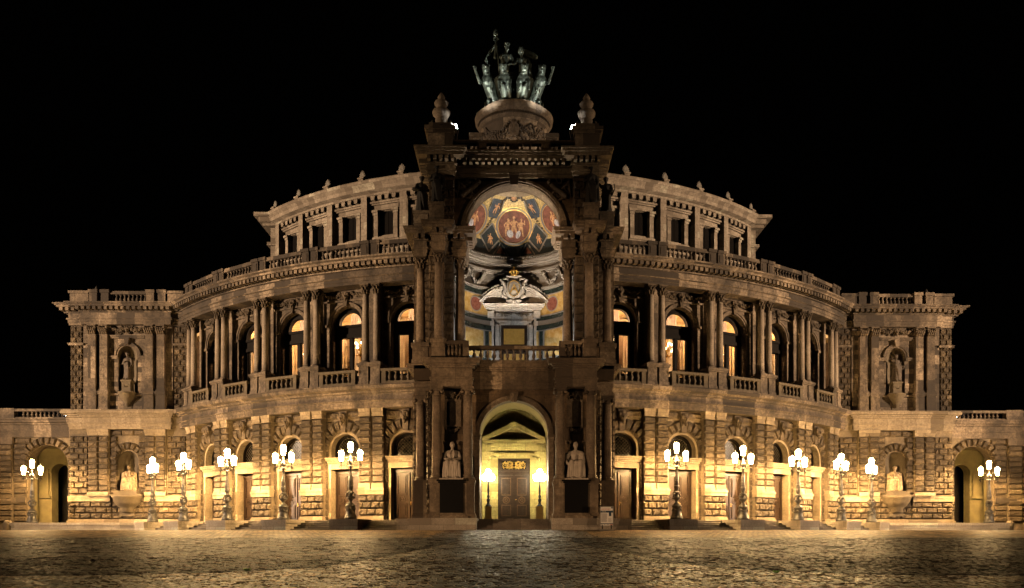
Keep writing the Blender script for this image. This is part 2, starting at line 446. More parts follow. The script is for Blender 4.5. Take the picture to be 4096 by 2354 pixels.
    def voussoirs(s, cx, cz, r0, r1, n, yb, proud, clampx=None, a0=0.0, a1=PI, skip=()):
        for i in range(n):
            if i in skip: continue
            b0 = a0 + (a1 - a0) * (i + 0.05) / n; b1 = a0 + (a1 - a0) * (i + 0.95) / n
            def fn(q, t, b0=b0, b1=b1):
                a = b1 + (b0 - b1) * q; r = r0 + (r1 - r0) * t
                x = r * math.cos(a)
                if clampx: x = max(-clampx, min(clampx, x))
                return cx + x, cz + r * math.sin(a)
            s.pillow(fn, yb, proud, nx=4, nz=3)
    def ring(s, cx, cz, r0, r1, y0, y1, n=20, a0=0.0, a1=PI):
        poly = [(cx + r1 * math.cos(a0 + (a1 - a0) * i / n), cz + r1 * math.sin(a0 + (a1 - a0) * i / n)) for i in range(n + 1)]
        inn = [(cx + r0 * math.cos(a0 + (a1 - a0) * i / n), cz + r0 * math.sin(a0 + (a1 - a0) * i / n)) for i in range(n + 1)]
        for i in range(n): s.prism([inn[i], poly[i], poly[i + 1], inn[i + 1]][::-1], y0, y1)
        return s
    def arched(s, x0, x1, z0, z1, cx, a, zs, zb, y, depth, n=16, sill=True):
        # wall face at y with a round-headed opening and its reveal going back to y + depth
        fan = [(cx + a * math.cos(PI - PI * i / n), zs + a * math.sin(PI * i / n)) for i in range(n + 1)]
        def q(p): return s.add([(px, y, pz) for px, pz in p], [tuple(range(len(p)))])
        q([(x0, z0), (cx - a, z0), (cx - a, zs), (x0, zs)]); q([(cx + a, z0), (x1, z0), (x1, zs), (cx + a, zs)])
        if zb > z0 + 1e-4: q([(cx - a, z0), (cx + a, z0), (cx + a, zb), (cx - a, zb)])
        q([(x0, zs), (cx - a, zs), (cx - a, z1), (x0, z1)]); q([(cx + a, zs), (x1, zs), (x1, z1), (cx + a, z1)])
        for i in range(n):
            p, r = fan[i], fan[i + 1]; q([p, r, (r[0], z1), (p[0], z1)])
        out = [(cx - a, zb)] + fan + [(cx + a, zb)]
        for p, r in zip(out, out[1:]):
            s.add([(p[0], y, p[1]), (p[0], y + depth, p[1]), (r[0], y + depth, r[1]), (r[0], y, r[1])], [(0, 3, 2, 1)])
        if sill: s.add([(cx - a, y, zb), (cx + a, y, zb), (cx + a, y + depth, zb), (cx - a, y + depth, zb)], [(0, 1, 2, 3)])
        return s
    def archface(s, cx, a, zs, zb, y, n=16):
        p = [(cx - a, zb), (cx + a, zb)] + [(cx + a * math.cos(PI * i / n), zs + a * math.sin(PI * i / n)) for i in range(n + 1)]
        return s.add([(x, y, z) for x, z in p], [tuple(range(len(p)))])
    def baluster(s, x, y, z0, z1, r=0.1, seg=8):
        h = z1 - z0
        prof = [(1.0, 0), (1.0, .07), (.55, .09), (.5, .16), (.95, .34), (1.05, .44), (.8, .58), (.42, .76), (.45, .86), (.85, .9), (.9, 1.0)]
        return s.lathe([(r * a, z0 + h * b) for a, b in prof], x, y, seg)
    def steps_box(s, x0, x1, y0, y1, lv):
        # stacked mouldings: lv = [(z0, z1, overhang)]
        for z0, z1, p in lv: s.box(x0 - p, x1 + p, y0 - p, y1, z0, z1)
        return s
    def build(s, name, mat, parent=None, loc=None, rot=0.0, uv=None, world=True):
        me = bpy.data.meshes.new(name)
        me.from_pydata(s.v, [], s.f)
        me.polygons.foreach_set("use_smooth", s.sm)
        if uv: set_uv(me, uv)
        me.materials.append(M[mat] if isinstance(mat, str) else mat)
        me.update()
        o = bpy.data.objects.new(name, me); COL.objects.link(o)
        if parent is not None: o.parent = parent
        if loc is not None: o.location = loc
        o.rotation_euler.z = rot
        return o

def set_uv(me, mode):
    nl = len(me.loops); npoly = len(me.polygons)
    co = np.empty(len(me.vertices) * 3); me.vertices.foreach_get("co", co); co = co.reshape(-1, 3)
    li = np.empty(nl, dtype=np.int32); me.loops.foreach_get("vertex_index", li)
    nr = np.empty(npoly * 3); me.polygons.foreach_get("normal", nr); nr = nr.reshape(-1, 3)
    lt = np.empty(npoly, dtype=np.int32); me.polygons.foreach_get("loop_total", lt)
    pn = np.repeat(nr, lt, axis=0); p = co[li]
    if mode == 'cyl':
        u = np.arctan2(p[:, 0], -p[:, 1]) * 41.0
    else:
        u = np.where(np.abs(pn[:, 1]) >= np.abs(pn[:, 0]), p[:, 0], p[:, 1])
    v = np.where(np.abs(pn[:, 2]) > 0.8, p[:, 1], p[:, 2])
    u = u + 200.0; v = v + 50.0
    lay = me.uv_layers.new(name="UVMap")
    lay.data.foreach_set("uv", np.stack([u, v], 1).ravel())

def tag(o, label=None, cat=None, group=None, kind=None):
    if label: o['label'] = label
    if cat: o['category'] = cat
    if group: o['group'] = group
    if kind: o['kind'] = kind
    return o

def empty(name, loc, rz=0.0):
    o = bpy.data.objects.new(name, None); COL.objects.link(o)
    o.location = loc; o.rotation_euler.z = rz; o.empty_display_size = 0.3
    return o

KIDS = {}
def copy_tree(o, parent=None):
    c = o.copy(); COL.objects.link(c)
    if parent is not None: c.parent = parent
    for ch in list(o.children): copy_tree(ch, c)
    return c

def remeshed(mb, name, mat, parent=None, loc=None, rot=0.0, voxel=0.05, smooth=2, scale=1.0):
    # union overlapping closed shapes into one continuous skin
    me = bpy.data.meshes.new("tmp"); me.from_pydata(mb.v, [], mb.f); me.update()
    t = bpy.data.objects.new("tmp", me); COL.objects.link(t)
    r = t.modifiers.new("r", 'REMESH'); r.mode = 'VOXEL'; r.voxel_size = voxel
    if smooth:
        sm = t.modifiers.new("s", 'SMOOTH'); sm.iterations = smooth; sm.factor = 0.4
    dg = bpy.context.evaluated_depsgraph_get()
    nm = bpy.data.meshes.new_from_object(t.evaluated_get(dg))
    bpy.data.objects.remove(t); bpy.data.meshes.remove(me)
    nm.name = name
    nm.polygons.foreach_set("use_smooth", [True] * len(nm.polygons))
    nm.materials.clear(); nm.materials.append(M[mat])
    o = bpy.data.objects.new(name, nm); COL.objects.link(o)
    if parent is not None: o.parent = parent
    if loc is not None: o.location = loc
    o.rotation_euler.z = rot; o.scale = (scale,) * 3
    return o

def text_mesh(txt, name, size, mat, parent, loc, rx=PI / 2, ext=0.006, align='CENTER', sx=1.0):
    cu = bpy.data.curves.new("t", 'FONT'); cu.body = txt; cu.size = size; cu.extrude = ext; cu.align_x = align
    t = bpy.data.objects.new("t", cu); COL.objects.link(t)
    dg = bpy.context.evaluated_depsgraph_get()
    me = bpy.data.meshes.new_from_object(t.evaluated_get(dg))
    bpy.data.objects.remove(t); bpy.data.curves.remove(cu)
    me.name = name; me.materials.clear(); me.materials.append(M[mat])
    o = bpy.data.objects.new(name, me); COL.objects.link(o)
    o.parent = parent; o.location = loc; o.rotation_euler = (rx, 0, 0); o.scale.x = sx
    return o

def cor_capital(mb, cx, cy, z0, z1, r, sq=None):
    # leafy capital: bell, two rows of curled leaves, corner volutes, abacus
    h = z1 - z0
    mb.lathe([(r * .9, z0), (r * 1.05, z0 + .03), (r * .92, z0 + .06), (r * .95, z0 + h * .5), (r * 1.25, z0 + h * .86)], cx, cy, 10)
    for row, (zb, zt, ro, n) in enumerate(((.05, .42, 1.32, 8), (.35, .70, 1.45, 8))):
        for k in range(n):
            a = 2 * PI * (k + 0.5 * row) / n; c, s_ = math.cos(a), math.sin(a)
            P = lambda q, z: (cx + c * r * q, cy + s_ * r * q, z0 + h * z)
            mb.tube([P(.95, zb), P(1.08, (zb + zt) / 2), P(ro * .93, zt), P(ro * 1.08, zt - .06)], [r * .2, r * .26, r * .24, r * .14], 5)
    for k in range(4):
        a = PI / 4 + PI / 2 * k; c, s_ = math.cos(a), math.sin(a)
        mb.tube([(cx + c * r * 1.0, cy + s_ * r * 1.0, z0 + h * .5), (cx + c * r * 1.35, cy + s_ * r * 1.35, z0 + h * .78), (cx + c * r * 1.75, cy + s_ * r * 1.75, z0 + h * .8)], [r * .1, r * .16, r * .22], 5)
    w = r * 1.42
    mb.box(cx - w, cx + w, cy - w, cy + w, z0 + h * .87, z1)

def ion_capital(mb, cx, cy, z0, z1, r):
    h = z1 - z0
    mb.lathe([(r * .98, z0), (r * 1.08, z0 + .04), (r * .95, z0 + .07), (r * .95, z0 + h * .35), (r * 1.22, z0 + h * .5)], cx, cy, 14)
    for s in (-1, 1):
        for rr, dy in ((.34, 1.05), (.22, 1.12), (.1, 1.18)):
            pts = [(cx + s * r * 1.18, cy - r * dy, z0 + h * .45), (cx + s * r * 1.18, cy + r * dy, z0 + h * .45)]
            mb.tube(pts, r * rr * 1.25, 10)
    mb.box(cx - r * 1.3, cx + r * 1.3, cy - r * .98, cy + r * .98, z0 + h * .5, z0 + h * .76)
    mb.box(cx - r * 1.42, cx + r * 1.42, cy - r * 1.25, cy + r * 1.25, z0 + h * .77, z1)

def col_base(mb, cx, cy, z0, z1, r):
    h = z1 - z0
    mb.box(cx - r * 1.38, cx + r * 1.38, cy - r * 1.38, cy + r * 1.38, z0, z0 + h * .3)
    mb.lathe([(r * 1.3, z0 + h * .3), (r * 1.4, z0 + h * .42), (r * 1.3, z0 + h * .55), (r * 1.1, z0 + h * .62), (r * 1.1, z0 + h * .74), (r * 1.2, z0 + h * .84), (r * 1.15, z0 + h * .93), (r * 1.02, z1)], cx, cy, 16)

def shaft(mb, cx, cy, z0, z1, r):
    n = 6
    mb.lathe([(r * (1 - 0.15 * (i / n) ** 1.6), z0 + (z1 - z0) * i / n) for i in range(n + 1)], cx, cy, 18)

def garland(mb, x0, x1, z, sag, y, r=0.09, n=16, dens=3):
    # hanging swag of leaves and fruit
    for i in range(n + 1):
        t = i / n; x = x0 + (x1 - x0) * t; zz = z - sag * 4 * t * (1 - t)
        rr = r * (0.65 + 0.7 * 4 * t * (1 - t) * 0.6)
        for _ in range(dens):
            q = (x + random.uniform(-.05, .05), y + random.uniform(-.06, .03), zz + random.uniform(-rr, rr))
            mb.ell(q, (rr * random.uniform(.5, .95), rr * .7, rr * random.uniform(.5, .95)), su=5, sv=3)

def scrolls(mb, x0, x1, z0, z1, y, n, r=0.06):
    for _ in range(n):
        cx, cz = random.uniform(x0, x1), random.uniform(z0, z1); q = random.uniform(.7, 1.5) * r; a = random.uniform(0, 6)
        mb.tube([(cx + q * (2.2 - .28 * k) * math.cos(a + k * .8), y - .02 - .01 * k, cz + q * (2.2 - .28 * k) * math.sin(a + k * .8)) for k in range(7)], q * .6, 4)

def mask(mb, x, y, z, s):
    # carved head
    mb.ell((x, y, z), (.24 * s, .2 * s, .32 * s), su=8, sv=6)
    mb.ell((x, y - .2 * s, z - .04 * s), (.05 * s, .09 * s, .1 * s), su=5, sv=4)
    for k in (-1, 1):
        mb.ell((x + k * .2 * s, y - .02, z + .12 * s), (.12 * s, .14 * s, .2 * s), su=6, sv=4)
        mb.ell((x + k * .09 * s, y - .17 * s, z + .06 * s), (.05 * s, .04 * s, .03 * s), su=5, sv=4)
    mb.ell((x, y + .02, z + .26 * s), (.22 * s, .17 * s, .14 * s), su=7, sv=4)
    mb.ell((x, y - .1 * s, z - .3 * s), (.13 * s, .12 * s, .2 * s), su=6, sv=4)
# ------------------------------------------------------------------ ground
YC = 106.6; ZG = 0.48; ZP = 1.33
def gz(y):
    t = min(1.0, max(0.0, (57.5 - y) / 3.0))
    lin = -1.65 + 0.0374 * y
    return lin if y < 55.5 else (ZG if y > 58.5 else lin + (ZG - lin) * ((y - 55.5) / 3.0))
def sheet(name, mat, xs_at, ys, dz, nx=6):
    mb = MB(); rows = []
    for y in ys:
        a, b = xs_at(y); rows.append([(a + (b - a) * i / nx, y, gz(y) + dz) for i in range(nx + 1)])
    v = [p for r in rows for p in r]
    f = [(j * (nx + 1) + i, j * (nx + 1) + i + 1, (j + 1) * (nx + 1) + i + 1, (j + 1) * (nx + 1) + i) for j in range(len(rows) - 1) for i in range(nx)]
    mb.add(v, f)
    return tag(mb.build(name, mat), kind='structure')
ys = [-60, 0, 10, 20, 30, 40, 50, 55.5, 56.2, 57, 57.7, 58.5, 62, 70, 90, 140, 300]
sheet("ground", 'cobble', lambda y: (-260, 260), ys, 0.0, 4)
# the two dark fields of small setts either side of the light carriage path
EDGE = [(19.4, 14.0), (20.0, 9.0), (20.5, 7.5), (21.3, 6.3), (22.3, 5.3), (24, 4.7), (27.9, 4.06), (33, 3.2), (38.9, 2.55), (43.5, 3.0)]
def edge_x(y):
    for (a, xa), (b, xb) in zip(EDGE, EDGE[1:]):
        if a <= y <= b: return xa + (xb - xa) * (y - a) / (b - a)
    return EDGE[-1][1]
ys2 = [19.4, 19.7, 20.0, 20.5, 21.3, 22.3, 24, 27.9, 33, 38.9, 41, 43.5]
for s in (-1, 1):
    sheet("road", 'dark_cobble', lambda y, s=s: tuple(sorted((s * edge_x(y), s * 120))), ys2, 0.004, 8)

# nearest setts of the light path, each a worn stone with its own tilt
def lay(mb, x, xe, yy, row, k_, h0):
    while x < xe:
        w = random.uniform(.14, .27) * k_; g = .010; h = h0 + random.uniform(0, .006); tx, ty = random.uniform(-.006, .006), random.uniform(-.006, .006)
        x0, x1, y0, y1 = x + g, min(x + w, xe) - g, yy + g + random.uniform(0, .02), yy + row - g; b = .022
        if x1 - x0 > .07:
            Z = lambda px, py, t: gz(py) + (h + tx * (1 if px > (x0 + x1) / 2 else -1) + ty * (1 if py > (y0 + y1) / 2 else -1) if t else -.02)
            lo_ = [(x0, y0), (x1, y0), (x1, y1), (x0, y1)]; hi_ = [(x0 + b, y0 + b), (x1 - b, y0 + b), (x1 - b, y1 - b), (x0 + b, y1 - b)]
            v = [(p, q_, Z(p, q_, 0)) for p, q_ in lo_] + [(p, q_, Z(p, q_, 1) - .006) for p, q_ in [(a_ + .3 * (c_ - a_), b_ + .3 * (d_ - b_)) for (a_, b_), (c_, d_) in zip(lo_, hi_)]] + [(p, q_, Z(p, q_, 1)) for p, q_ in hi_]
            mb.add(v, [(8, 9, 10, 11)] + [(i + k, (i + 1) % 4 + k, (i + 1) % 4 + k + 4, i + k + 4) for k in (0, 4) for i in range(4)])
        x += w
mb, mbd = MB(), MB(); yy = 15.6
while yy < 57.0:
    k_ = 1 if yy < 27 else 1.6; row = random.uniform(.17, .24) * k_; ym = yy + row / 2
    ex = (edge_x(ym) if yy < 43 else 4.5) if ym >= EDGE[0][0] else 99
    full = yy * .66 + 1.0; half = min(full, ex)
    lay(mb, -half + random.uniform(-.1, .1), half + random.uniform(-.1, .1), yy, row, k_, .007)
    if ex < full and yy < 43:
        for s in (-1, 1): lay(mbd, *sorted((s * ex + s * random.uniform(.1, .2), s * full)), yy, row, k_ * 1.15, .009)
    yy += row
tag(mbd.build("dark_cobblestones", 'dark_sett'), kind='stuff')
tag(mb.build("cobblestones", 'sett'), kind='stuff')

# ------------------------------------------------------------------ the opera house
OH = empty("opera_house", (0, YC, ZG))
tag(OH, "grand sandstone opera house with curved arcaded front, corner pavilions and tall central portal", "opera house")
ARC0 = (0, 0, -ZG)            # child location for geometry given about the arc centre
WOR = (0, -YC, -ZG)           # child location for geometry given in world coordinates
D = 7.67
BAYS = [s * (12.22 + D * k) for k in range(5) for s in (-1, 1)]
PAIRS = [s * (8.38 + D * k) for k in range(6) for s in (-1, 1)]
def arcpart(mb, name, mat, uv=None, parent=OH): return mb.build(name, mat, parent, ARC0 if parent is OH else None, uv=uv)
def wpart(mb, name, mat, uv=None, parent=OH): return mb.build(name, mat, parent, WOR if parent is OH else None, uv=uv)
def repeat(o, angles):
    for i, a in enumerate(angles):
        c = o if i == 0 else copy_tree(o, OH)
        c.rotation_euler.z = R_(a)

# -- ground floor bay: wall with voussoirs, surround, door, fanlight
AR, ZS = 1.30, 7.12
mb = MB()
mb.arched(-1.85, 1.85, ZP, 10.3, 0, 1.52, ZS, ZP, -40.62, 1.1)
wall = arcpart(mb, "ground_floor_wall", 'groove')
mb = MB()
for s in (-1, 1):
    a, b = sorted((s * 1.53, s * 1.84))
    mb.courses(a, b, ZP + .35, 3.4, -40.62, .17, .57)
    mb.box(a, b, -40.84, -40.62, 3.4, 3.9)
    mb.courses(a, b, 3.92, ZS - .1, -40.62, .17, .54)
    mb.block(s * 1.0, s * 1.84, 8.95, 9.45, -40.62, .13); mb.block(s * .35, s * 1.84, 9.6, 10.2, -40.62, .17)
    mb.box(a, b, -40.9, -40.62, ZP, ZP + .33)
mb.voussoirs(0, ZS, 1.55, 2.42, 11, -40.62, .24, clampx=1.83, skip=(5,))
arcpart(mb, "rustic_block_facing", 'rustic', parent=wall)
mb = MB(); mask(mb, 0, -41.0, 9.62, 1.25); mb.prism([(-.22, 8.55), (.22, 8.55), (.34, 10.25), (-.34, 10.25)], -40.85, -40.6)
arcpart(mb, "keystone_head", 'carved', parent=wall)
repeat(wall, BAYS)

mb = MB()
for s in (-1, 1):
    a, b = sorted((s * AR, s * 1.52)); mb.box(a, b, -40.55, -39.6, ZP, 5.55)
    mb.box(*sorted((s * AR, s * 1.52)), -40.5, -39.6, 6.5, ZS)
mb.box(-1.52, 1.52, -40.6, -39.6, 5.56, 6.05)
mb.box(-1.56, 1.56, -40.72, -39.6, 6.06, 6.2); mb.box(-1.64, 1.64, -40.84, -39.6, 6.21, 6.36); mb.box(-1.7, 1.7, -40.92, -39.6, 6.37, 6.49)
mb.ring(0, ZS, AR, 1.52, -40.5, -39.6)
repeat(arcpart(mb, "door_surround", 'pale_trim', 'box'), BAYS)

def door_leafs(mb, hw, z0, z1, y, fr=.1, mb2=None):
    mb2 = mb2 or mb
    # double door: frame, two panelled leaves with the round boss between upper and lower panel
    mb.box(-hw, hw, y + .05, y + .12, z0, z1)
    mb.box(-hw, hw, y - .12, y + .05, z1 - .3, z1 - .16); mb.box(-hw, hw, y - .06, y + .05, z1 - .16, z1)
    for s in (-1, 1): mb.box(*sorted((s * hw, s * (hw - fr))), y - .08, y + .05, z0, z1 - .3)
    mb.box(-.045, .045, y - .1, y + .05, z0, z1 - .3)
    top = z1 - .32; w = hw - fr - .06
    zm = z0 + (top - z0) * .45
    for s in (-1, 1):
        x0, x1 = sorted((s * .06, s * (hw - fr - .01)))
        mb.box(x0, x1, y - .0, y + .06, z0, top)
        xa, xb = x0 + .16, x1 - .16; xc = (xa + xb) / 2
        for za, zb in ((z0 + .3, zm - .35), (zm + .35, top - .18)):
            for q0, q1, w0, w1 in ((xa, xb, za, za + .06), (xa, xb, zb - .06, zb), (xa, xa + .06, za + .06, zb - .06), (xb - .06, xb, za + .06, zb - .06)):
                mb2.box(q0, q1, y - .09, y, w0, w1)
            mb.frustum(xc, y - .02, za + .14, zb - .14, (xb - xa) / 2 - .15, .025, (xb - xa) / 2 - .15, .025)
        mb2.ring(xc, zm, .2, .27, y - .06, y, 20, 0, 2 * PI); mb2.ring(xc, zm, .07, .13, y - .06, y, 12, 0, 2 * PI)
        for k in (-1, 1): mb.box(*sorted((xc + k * .27, xc + k * (xb - xa) / 2)), y - .045, y, zm - .035, zm + .035)
mb = MB(); door_leafs(mb, AR, ZP, 5.55, -39.75)
door = arcpart(mb, "door", 'wood')
mb = MB(); mb.tube([(.12, -39.82, 2.75), (.12, -39.92, 2.78), (.22, -39.92, 2.78)], .022, 5); mb.box(.09, .15, -39.85, -39.8, 2.6, 2.9)
arcpart(mb, "handle", 'brass', parent=door)
repeat(door, BAYS)
mb = MB(); mb.ring(0, ZS, 1.12, AR, -39.9, -39.7); mb.box(-AR, AR, -39.9, -39.7, 6.5, 6.62)
for s in (-1, 1): mb.box(*sorted((s * 1.12, s * AR)), -39.9, -39.7, 6.62, ZS)
fan = arcpart(mb, "fanlight", 'frame')
mb = MB(); mb.archface(0, 1.13, ZS, 6.6, -39.72); arcpart(mb, "pane", 'dark_glass', parent=fan)
mb = MB(); mb.ring(0, ZS, 1.0, 1.04, -39.8, -39.76)
for k in range(-7, 8):
    for sg in (-1, 1):
        x0, z0 = k * .28, 7.1; pts = []
        for i in range(41):
            t = -1.6 + 3.2 * i / 40; x, z = x0 + t, z0 + sg * t
            if z > 6.64 and (abs(x) < 1.1 if z < ZS else x * x + (z - ZS) ** 2 < 1.1 ** 2): pts.append((x, z))
        if len(pts) > 1:
            (xa, za), (xb, zb) = pts[0], pts[-1]; mb.tube([(xa, -39.78, za), (xb, -39.78, zb)], .016, 4)
arcpart(mb, "grille", 'grille', parent=fan)
repeat(fan, BAYS)

# -- ground floor pier: two rusticated pilasters
mb = MB()
for s in (-1, 1): mb.box(s * .06, s * 1.06, -41.1, -40.0, ZP, 10.3)
mb.box(-.06, .06, -40.8, -40.0, ZP, 10.3)
pier = arcpart(mb, "ground_floor_pier", 'groove')
mb = MB()
for s in (-1, 1):
    mb.courses(*sorted((s * .07, s * 1.07)), 4.35, 9.66, -41.1, .2, .545, 1.4)
mb.courses(-1.1, 1.1, 1.72, 3.4, -41.1, .22, .56, .75)
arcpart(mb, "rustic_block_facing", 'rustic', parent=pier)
mb = MB()
mb.box(-1.16, 1.16, -41.42, -40.6, ZP, 1.56); mb.box(-1.12, 1.12, -41.36, -40.6, 1.561, 1.70)
mb.box(-1.13, 1.13, -41.36, -40.6, 3.42, 3.72); mb.box(-1.17, 1.17, -41.42, -40.6, 3.722, 3.86)
for s in (-1, 1):
    mb.box(*sorted((s * .05, s * 1.1)), -41.34, -40.6, 3.862, 4.1); mb.box(*sorted((s * .07, s * 1.07)), -41.3, -40.6, 4.102, 4.34)
    mb.box(*sorted((s * .07, s * 1.08)), -41.34, -40.6, 9.68, 9.78); mb.frustum(s * .57, -41.0, 9.782, 10.29, .46, .3, .52, .4)
arcpart(mb, "moulded_bands", 'pale_trim', 'box', parent=pier)
repeat(pier, PAIRS)

# -- lower entablature and cornice, one continuous sweep
mb = MB()
mb.arc([(40.0, 10.3), (41.46, 10.3), (41.46, 10.55), (41.52, 10.56), (41.52, 10.82), (41.62, 10.86), (41.62, 10.92), (41.44, 10.95), (41.44, 11.42), (41.6, 11.46), (41.66, 11.6), (41.98, 11.74), (42.06, 11.98), (42.02, 12.1), (40.0, 12.1)], -50, 50, 130)
arcpart(mb, "lower_cornice", 'trim', 'cyl')

# -- upper storey bay
ZU = 17.5
mb = MB(); mb.arched(-2.75, 2.75, 12.1, 20.2, 0, 1.42, ZU, 13.0, -40.2, .9, 20)
uw = arcpart(mb, "upper_wall", 'ashlar', 'box')
mb = MB(); mb.ring(0, ZU, 1.42, 1.56, -40.28, -40.2, 24); mb.ring(0, ZU, 1.562, 1.72, -40.35, -40.2, 24)
for s in (-1, 1):
    mb.box(*sorted((s * 1.38, s * 1.98)), -40.36, -40.2, 17.28, 17.5); mb.box(*sorted((s * 1.4, s * 1.62)), -40.29, -40.2, 13.1, 17.27)
    mb.box(*sorted((s * 2.1, s * 2.72)), -40.38, -40.2, 12.2, 20.19)
mb.box(-2.08, 2.08, -40.34, -40.2, 19.28, 19.42)
arcpart(mb, "archivolt", 'trim', 'box', parent=uw)
mb = MB(); garland(mb, -2.0, -.35, 20.05, .3, -40.3, .12, 18, 4); garland(mb, .35, 2.0, 20.05, .3, -40.3, .12, 18, 4)
mask(mb, 0, -40.4, 19.7, .95); scrolls(mb, -1.9, 1.9, 19.5, 20.1, -40.24, 26, .07); mb.prism([(-.1, 18.85), (.1, 18.85), (.18, 19.4), (-.18, 19.4)], -40.5, -40.3)
arcpart(mb, "festoon", 'carved', parent=uw)
repeat(uw, BAYS)
# windows
mb = MB(); y0, y1 = -39.5, -39.3
mb.ring(0, ZU, 1.08, 1.42, y0 - .1, y1, 20); mb.ring(0, ZU, 1.05, 1.2, y0 - .18, y1, 20)
for s in (-1, 1): mb.box(*sorted((s * 1.05, s * 1.42)), y0 - .1, y1, 13.0, ZU)
mb.box(-1.42, 1.42, y0 - .22, y1, 16.45, 16.75); mb.box(-1.42, 1.42, y0 - .12, y1, 16.75, 17.3); mb.box(-1.42, 1.42, y0 - .26, y1, 17.3, 17.5)
mb.box(-.14, .14, y0 - .06, y1, 13.0, 16.45); mb.box(-1.05, 1.05, y0, y1, 13.0, 13.3)
for s in (-1, 1): mb.box(*sorted((s * .99, s * 1.05)), y0, y1, 13.3, 16.45); mb.box(*sorted((s * .14, s * .19)), y0, y1, 13.3, 16.45)
win = arcpart(mb, "window", 'frame')
mb = MB(); mb.archface(0, 1.08, ZU, 17.5, -39.38, 20); mb.box(-1.0, -.18, -39.39, -39.38, 13.3, 16.45); mb.box(.18, 1.0, -39.39, -39.38, 13.3, 16.45)
arcpart(mb, "pane", 'glass', parent=win)
def pleat(mb, pts, amp, n, y):
    # hanging cloth between a top edge and a bottom edge
    (xa0, xa1, za), (xb0, xb1, zb) = pts; k = n * 4; v = []
    for j in range(7):
        t = j / 6; x0 = xa0 + (xb0 - xa0) * t ** 1.6; x1 = xa1 + (xb1 - xa1) * t ** 1.6; z = za + (zb - za) * t
        for i in range(k + 1):
            q = i / k; v.append((x0 + (x1 - x0) * q, y + amp * math.sin(q * n * 2 * PI), z))
    mb.add(v, [(j * (k + 1) + i, j * (k + 1) + i + 1, (j + 1) * (k + 1) + i + 1, (j + 1) * (k + 1) + i) for j in range(6) for i in range(k)], True)
mb = MB(); pleat(mb, ((-.98, -.86, 16.5), (-1.0, -.88, 13.1)), .03, 2, -39.0); pleat(mb, ((-.74, -.1, 16.5), (-.66, -.42, 13.1)), .05, 6, -39.0)
arcpart(mb, "curtain", 'curtain', parent=win)
mb = MB(); v = []
for i in range(49):
    x = -.35 + 1.45 * i / 48; y = -39.05 + .035 * math.sin(i * 1.1); h = math.sqrt(max(0, 1.2 - x * x)); v += [(x, y, 17.45), (x, y, 17.5 + h)]
mb.add(v, [(2 * i, 2 * i + 2, 2 * i + 3, 2 * i + 1) for i in range(48)], True)
arcpart(mb, "valance", 'valance', parent=win)
repeat(win, BAYS)
# mirrored draping on the other half of the front
for c in [o for o in OH.children if o.name.startswith("window")]:
    if c.rotation_euler.z > 0: c.scale.x = -1

# -- coupled columns on pedestals
mb = MB(); shaft(mb, 0, -41.2, 14.12, 19.36, .29)
colm = arcpart(mb, "column", 'column')
mb = MB(); cor_capital(mb, 0, -41.2, 19.36, 20.19, .26); arcpart(mb, "capital", 'carved', parent=colm)
mb = MB(); col_base(mb, 0, -41.2, 13.86, 14.12, .29); arcpart(mb, "base", 'trim', 'box', parent=colm)
repeat(colm, [a + e for a in PAIRS for e in (-.67, .67)])
mb = MB()
for s in (-1, 1):
    mb.box(*sorted((s * .07, s * .95)), -41.64, -40.3, 12.11, 12.4); mb.box(*sorted((s * .1, s * .9)), -41.58, -40.3, 12.4, 13.55)
mb.box(-.06, .06, -41.3, -40.3, 12.11, 13.56)
mb.box(-.98, .98, -41.66, -40.3, 13.56, 13.68); mb.box(-1.04, 1.04, -41.74, -40.3, 13.682, 13.85)
repeat(arcpart(mb, "pedestal", 'trim', 'box'), PAIRS)
mb = MB()
for s in (-1, 1): mb.box(*sorted((s * 1.3, s * 1.66)), -41.75, -41.38, 12.12, 13.1)
mb.box(-1.3, 1.3, -41.72, -41.42, 12.12, 12.32); mb.box(-1.72, 1.72, -41.82, -41.34, 13.1, 13.3)
for i in range(5): mb.baluster(-1.02 + .51 * i, -41.57, 12.32, 13.1, .15)
repeat(arcpart(mb, "balcony_balustrade", 'pale_trim'), BAYS)

# -- upper entablature with modillions
mb = MB()
mb.arc([(39.8, 20.2), (41.5, 20.2), (41.5, 20.42), (41.56, 20.43), (41.56, 20.68), (41.68, 20.74), (41.68, 20.84), (41.46, 20.86), (41.46, 21.3), (41.6, 21.34), (41.62, 21.42), (41.55, 21.44), (41.55, 21.74), (42.3, 21.76), (42.34, 21.9), (42.5, 22.0), (42.52, 22.1), (39.8, 22.12)], -49.6, 49.6, 130)
n = 150
for i in range(n + 1):
    a = R_(-49.2 + 98.4 * i / n)
    mb.M = Matrix.Rotation(a, 4, 'Z'); mb.box(-.15, .15, -42.18, -41.5, 21.46, 21.75)
arcpart(mb, "main_cornice", 'trim', 'cyl')
mb = MB()
mb.box(-1.9, 1.9, -41.4, -40.95, 22.1, 22.42); mb.box(-1.9, 1.9, -41.45, -40.9, 23.22, 23.52)
for i in range(9): mb.baluster(-1.6 + .4 * i, -41.18, 22.42, 23.22, .14)
repeat(arcpart(mb, "roof_balustrade", 'trim', 'box'), BAYS + [4.55, -4.55])
mb = MB()
for s in (-1, 1):
    mb.box(*sorted((s * .1, s * .8)), -41.5, -40.85, 22.1, 23.34); mb.box(*sorted((s * .05, s * .88)), -41.6, -40.8, 23.342, 23.6)
    mb.box(*sorted((s * .25, s * .65)), -41.54, -41.5, 22.6, 23.2)
repeat(arcpart(mb, "balustrade_pier", 'trim', 'box'), PAIRS)
mb = MB(); mb.arc([(30.5, 22.0), (40.9, 22.0), (40.9, 22.14), (30.5, 22.14)], -52, 52, 80); arcpart(mb, "terrace_roof", 'lead')

